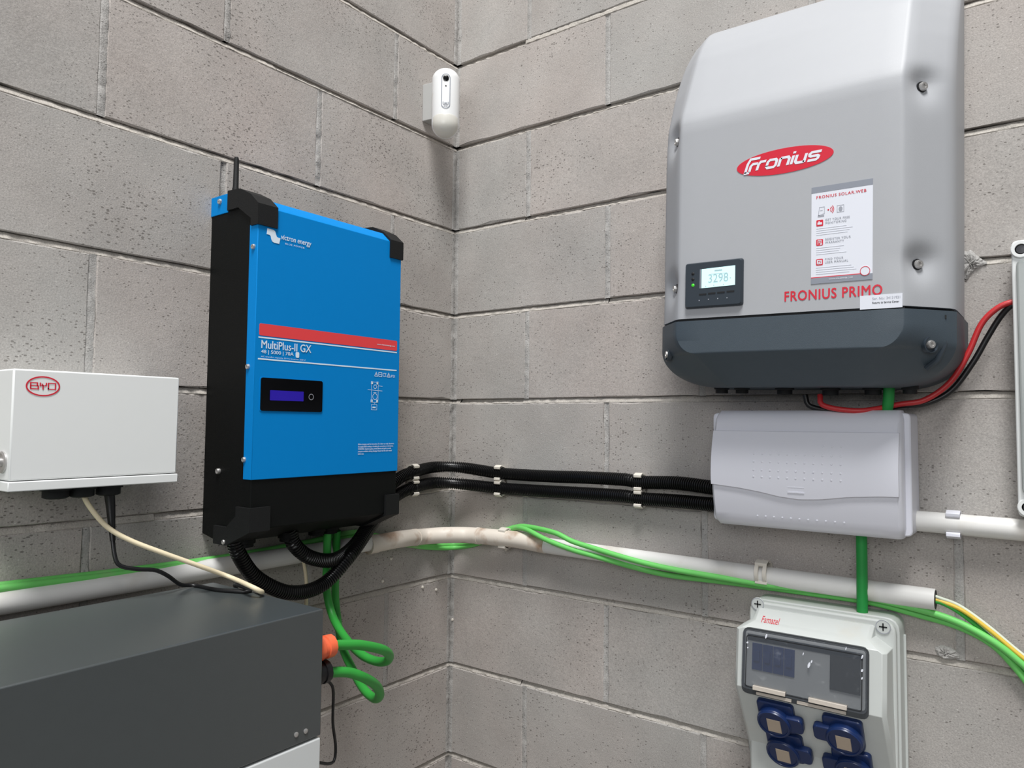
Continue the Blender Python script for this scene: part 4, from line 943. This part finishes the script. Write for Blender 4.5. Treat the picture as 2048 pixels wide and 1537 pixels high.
    for u0, u1, z0, z1, h in ((0.020, 0.070, 0.0095, 0.0160, 0.0105), (0.104, 0.158, 0.0095, 0.0160, 0.0105), (0.024, 0.078, 0.0015, 0.0060, 0.0050), (0.086, 0.156, 0.0015, 0.0060, 0.0050)):
        fr.part('hinge_lug', slab(B(), rect(wl+u0, wl+u1, wb+z0, wb+z1), (0.0026, h)), mh, bevel=0.0006)
    # smudges of paint on the flap
    b = B()
    for x, y, dx, dy in ((1530, 1275, 4, 10), (1617, 1332, 5, 12), (1622, 1325, 3, 6), (1690, 1300, 2, 6), (1493, 1287, 4, 4), (1494, 1297, 3, 3), (1605, 1310, 2, 6), (1731, 1318, 3, 8), (1733, 1345, 4, 6), (1732, 1360, 3, 5)):
        u, q = fr.px(x, y, .117); u = min(max(u, wl+0.008), wr-0.008)
        sl = [(u+dx/2600*math.cos(t)+0.25*dy/2600*math.sin(t), q+dy/2600*math.sin(t)) for t in (0, 1, 2.1, 3.1, 4.2, 5.2)]
        slab(b, sl, (0.0082, 0.0088))
    fr.part('paint_smudge', b, M_STICK, flap, smooth=0)
    # blue schuko outlets on the slanted face
    t_ = Vector((0, 0.112-0.050, 1.135-1.010)).normalized()                # up along the face (u, o, z)
    nrm = Vector((0, t_.z, -t_.y))
    p0 = Vector((0, 0.112, z(1.135)))
    wn = Vector((nrm.x, -nrm.y, nrm.z)); wp = Vector((U0, -0.112, 1.135))
    e1 = Vector((1, 0, 0))
    def sock(px_, py_, flip):
        c = Vector(fr.loc(hit(px_, py_, wp+wn*0.010, wn)))-nrm*0.010
        s = -1 if flip else 1; SC = 1.12
        def sl(b, poly, a, d, ins=0.0):
            cu_ = sum(p[0] for p in poly)/len(poly); cv_ = sum(p[1] for p in poly)/len(poly)
            b.loft([[tuple(c+e1*(s*SC*(cu_+(u-cu_)*k))+t_*SC*(cv_+(v-cv_)*k)+nrm*h) for u, v in poly] for h, k in ((a, 1.0), (d-0.0015, 1.0), (d, 0.95))]); return b
        b = sl(B(), round_poly(rect(-0.025, 0.025, -0.022, 0.027), 0.006), -0.001, 0.008)
        base = fr.part('outlet', b, M_SOCK, bevel=0.001)
        b = sl(B(), ell(-0.002, -0.003, 0.0235, 0.0235, 28), 0.006, 0.017); sl(b, round_poly(rect(0.008, 0.037, -0.012, 0.012), 0.006), 0.004, 0.015)
        fr.part('outlet_lid', b, M_SOCK, base, bevel=0.0012)
        b = B().loft([[tuple(c+e1*(s*SC*(-0.002+r_*math.cos(2*math.pi*k/28)))+t_*SC*(-0.003+r_*math.sin(2*math.pi*k/28))+nrm*h) for k in range(28)] for r_, h in ((0.0225, 0.0165), (0.0218, 0.0186), (0.0195, 0.0186), (0.0188, 0.0168))])
        fr.part('lid_ring', b, M_SOCK, base)
        fr.part('outlet_label', sl(B(), rect(-0.011, 0.008, -0.016, 0.006), 0.0160, 0.0182), M_LABELB, base, smooth=0)
    sock(1552, 1441, False); sock(1686, 1474, True); sock(1570, 1501, False); sock(1704, 1538, True)
build_socket_box()

# ------------------------------------------------------------------ clear-lidded junction box at the right edge
def build_junction():
    fr = Frame('junction_box', 'white junction box with clear lid and round corner screws at right edge', 'box', 'R', 1.205, 1.428)
    uL, uR, H = -0.118, 0.118, 0.388
    fr.part('back_box', B().prism_o(round_poly(rect(uL+0.001, uR-0.001, 0.004, H-0.004), 0.008), 0, 0.036), M_WHITE, bevel=0.002)
    fr.part('lid_rim', B().prism_o(round_poly(rect(uL, uR, 0, H), 0.008), 0.0362, 0.046), M_WHITE, bevel=0.002)
    ua = uL+0.0055
    fr.part('lid_panel', B().prism_o(round_poly(rect(ua, uR-0.006, 0.032, H-0.030), 0.008), 0.044, 0.056), M_CLEAR, bevel=0.003, label='clear raised lid panel')
    for u in (uL+0.0115, uR-0.0115):
        for zz in (0.0135, H-0.0135):
            ear = fr.part('screw_ear', B().lathe((u, 0.04, zz), (0, 1, 0), [(0.0125, 0), (0.0125, 0.009), (0.0115, 0.010), (0.0075, 0.010), (0.0072, 0.006), (0, 0.006)], 20), M_WHITE)
            fr.part('screw', B().lathe((u, 0.045, zz), (0, 1, 0), [(0.006, 0), (0.006, 0.0022), (0, 0.0026)], 14), M_DKSTEEL, ear)
build_junction()

# ------------------------------------------------------------------ loose cables
run('solar_cable', 'red cable curving from under the grey inverter up to the junction box', 'cable', [RW(1640, 790, .075), RW(1648, 812, .08), RW(1720, 822, .075), RW(1800, 809, .05), RW(1850, 800, .042), RW(1900, 765, .036), RW(1935, 710, .034), RW(1962, 650, .034), RW(1990, 620, .034), RW(2018, 606, .033), RW(2045, 604, .030)], 0.0042, M_REDC, 10)
run('solar_cable', 'black cable running beside the red cable to the junction box', 'cable', [RW(1610, 790, .07), RW(1625, 815, .07), RW(1720, 826, .065), RW(1800, 812, .04), RW(1850, 808, .032), RW(1902, 782, .026), RW(1945, 727, .024), RW(1975, 675, .024), RW(2000, 635, .026), RW(2022, 612, .030), RW(2045, 606, .030)], 0.0042, M_BLKC, 10)
run('ac_cable', 'green cable dropping from the grey inverter into the white breaker box top', 'cable', [RW(1778, 772, .070), RW(1777, 800, .066), RW(1772, 835, .055)], 0.0080, M_GREENP, 12)

def gpx(x, y): return 640+x/3.683, 1120+y/3.683
zside = -0.6415
def GL(x, y, out): return LW(*gpx(x, y), out)
pc0 = SIDE(656, 1297, zside)
pc1 = SIDE(650, 1343, zside)
def plug(o, c, r, L, m):
    b = B().lathe((0, 0, 0), (0, 1, 0), [(r, 0), (r, L*0.35), (r*0.88, L*0.40), (r*0.88, L*0.55), (r*0.98, L*0.58), (r*0.95, L*0.9), (r*0.55, L), (0.004, L)], 12)
    b.v = [(v[0]+c[0], v[1]+c[1], v[2]+c[2]) for v in b.v]; return part('plug', b, m, o, world=True)
XO = 0.245
po = Vector((XO, zside+0.001, SIDE(650, 1297, zside).z)); pb = Vector((XO, zside+0.001, SIDE(645, 1344, zside).z))
def onx(x, y, xo): return hit(*gpx(x, y), (xo, 0, 0), (1, 0, 0))
c1 = [LW(655, 1062, .06), LW(654, 1120, .055), GL(50, 230, .05), GL(95, 420, .07), GL(185, 575, .13), GL(300, 695, .20), GL(410, 748, .24), GL(488, 748, .275), GL(510, 705, .295), GL(455, 662, .31), GL(300, 630, .315), GL(180, 628, .315), GL(80, 634, .315)]
o1 = run('battery_cable', 'thick green battery cable with orange plug looping beside the battery tower', 'cable', c1, 0.0072, M_GREEN, 14, 0.006, extra='cable', group='green battery cables')
lo = o1.location; end1 = GL(40, 644, .315)
plug(o1, (end1.x-lo.x, -0.640-lo.y, end1.z-lo.z), 0.0165, GL(96, 640, .315).y+0.640, M_ORANGE)
c2 = [LW(674, 1062, .045), LW(672, 1120, .035), GL(112, 240, .03), GL(128, 430, .04), GL(165, 640, .09), GL(235, 800, .15), GL(320, 950, .21), GL(400, 1022, .25), GL(440, 1000, .28), GL(415, 930, .30), GL(320, 868, .315), GL(200, 830, .315), GL(45, 832, .315)]
o2 = run('battery_cable', 'thick green battery cable with black plug, the lower loop beside the battery tower', 'cable', c2, 0.0072, M_GREEN, 14, 0.006, extra='cable', group='green battery cables')
lo = o2.location; end2 = GL(25, 825, .315)
plug(o2, (end2.x-lo.x, -0.640-lo.y, end2.z-lo.z), 0.0165, GL(58, 832, .315).y+0.640, M_BLKC)
run('signal_lead', 'thin black lead hanging in a loop below the black plug', 'cable', [GL(25, 885, .315), GL(70, 905, .313), GL(98, 970, .31), GL(95, 1200, .30), GL(115, 1370, .295), GL(105, 1480, .295), GL(60, 1505, .30), GL(-10, 1498, .305), Vector((0.31, zside+0.003, GL(-20, 1498, .31).z))], 0.0021, M_BLKC, 8)

ctop = TOP(526, 1188, 1.3035)
run('network_cable', 'cream cable sagging from the white control box to the battery tower top', 'cable', [LW(164, 968, .065), LW(165, 985, .066), LW(180, 1015, .075), LW(215, 1055, .085), LW(262, 1082, .10), LW(330, 1108, .12), LW(400, 1133, .135), LW(460, 1155, .145), TOP(503, 1174, 1.316), TOP(524, 1185, 1.3062), Vector((0.155, -0.636, 1.303)), Vector((0.158, -0.632, 1.28)), Vector((0.158, -0.632, 1.22))], 0.0034, M_CREAM, 10)
run('network_cable', 'short cream cable dropping from the blue inverter behind the black loops', 'cable', [LW(588, 1060, .07), LW(592, 1080, .055), LW(603, 1108, .045), LW(610, 1140, .04), LW(613, 1175, .04), LW(612, 1215, .04)], 0.0032, M_CREAM, 8)
bk = [LW(217, 975, .065), LW(221, 1010, .068), LW(224, 1060, .075), LW(229, 1110, .085), LW(240, 1132, .09), LW(275, 1139, .095), LW(310, 1141, .10), LW(335, 1152, .10), TOP(362, 1170, 1.308), TOP(392, 1172, 1.3028), TOP(440, 1181, 1.3030), TOP(500, 1183, 1.3030), Vector((0.130, -0.640, 1.3032)), Vector((0.131, -0.635, 1.285)), Vector((0.131, -0.635, 1.22))]
ob = run('power_lead', 'black lead dropping from the white control box across the pipe to battery top', 'cable', bk, 0.0029, M_BLKC, 10, extra='lead')
lo = ob.location
pth = smooth_path(bk, 0.003)
part('strain_relief', B().tube([p-lo for p in pth[:26]], 0.0068, 12, lambda i: 0.0075-0.00016*i), M_BLKC, ob, world=True)

bpy.context.view_layer.update()
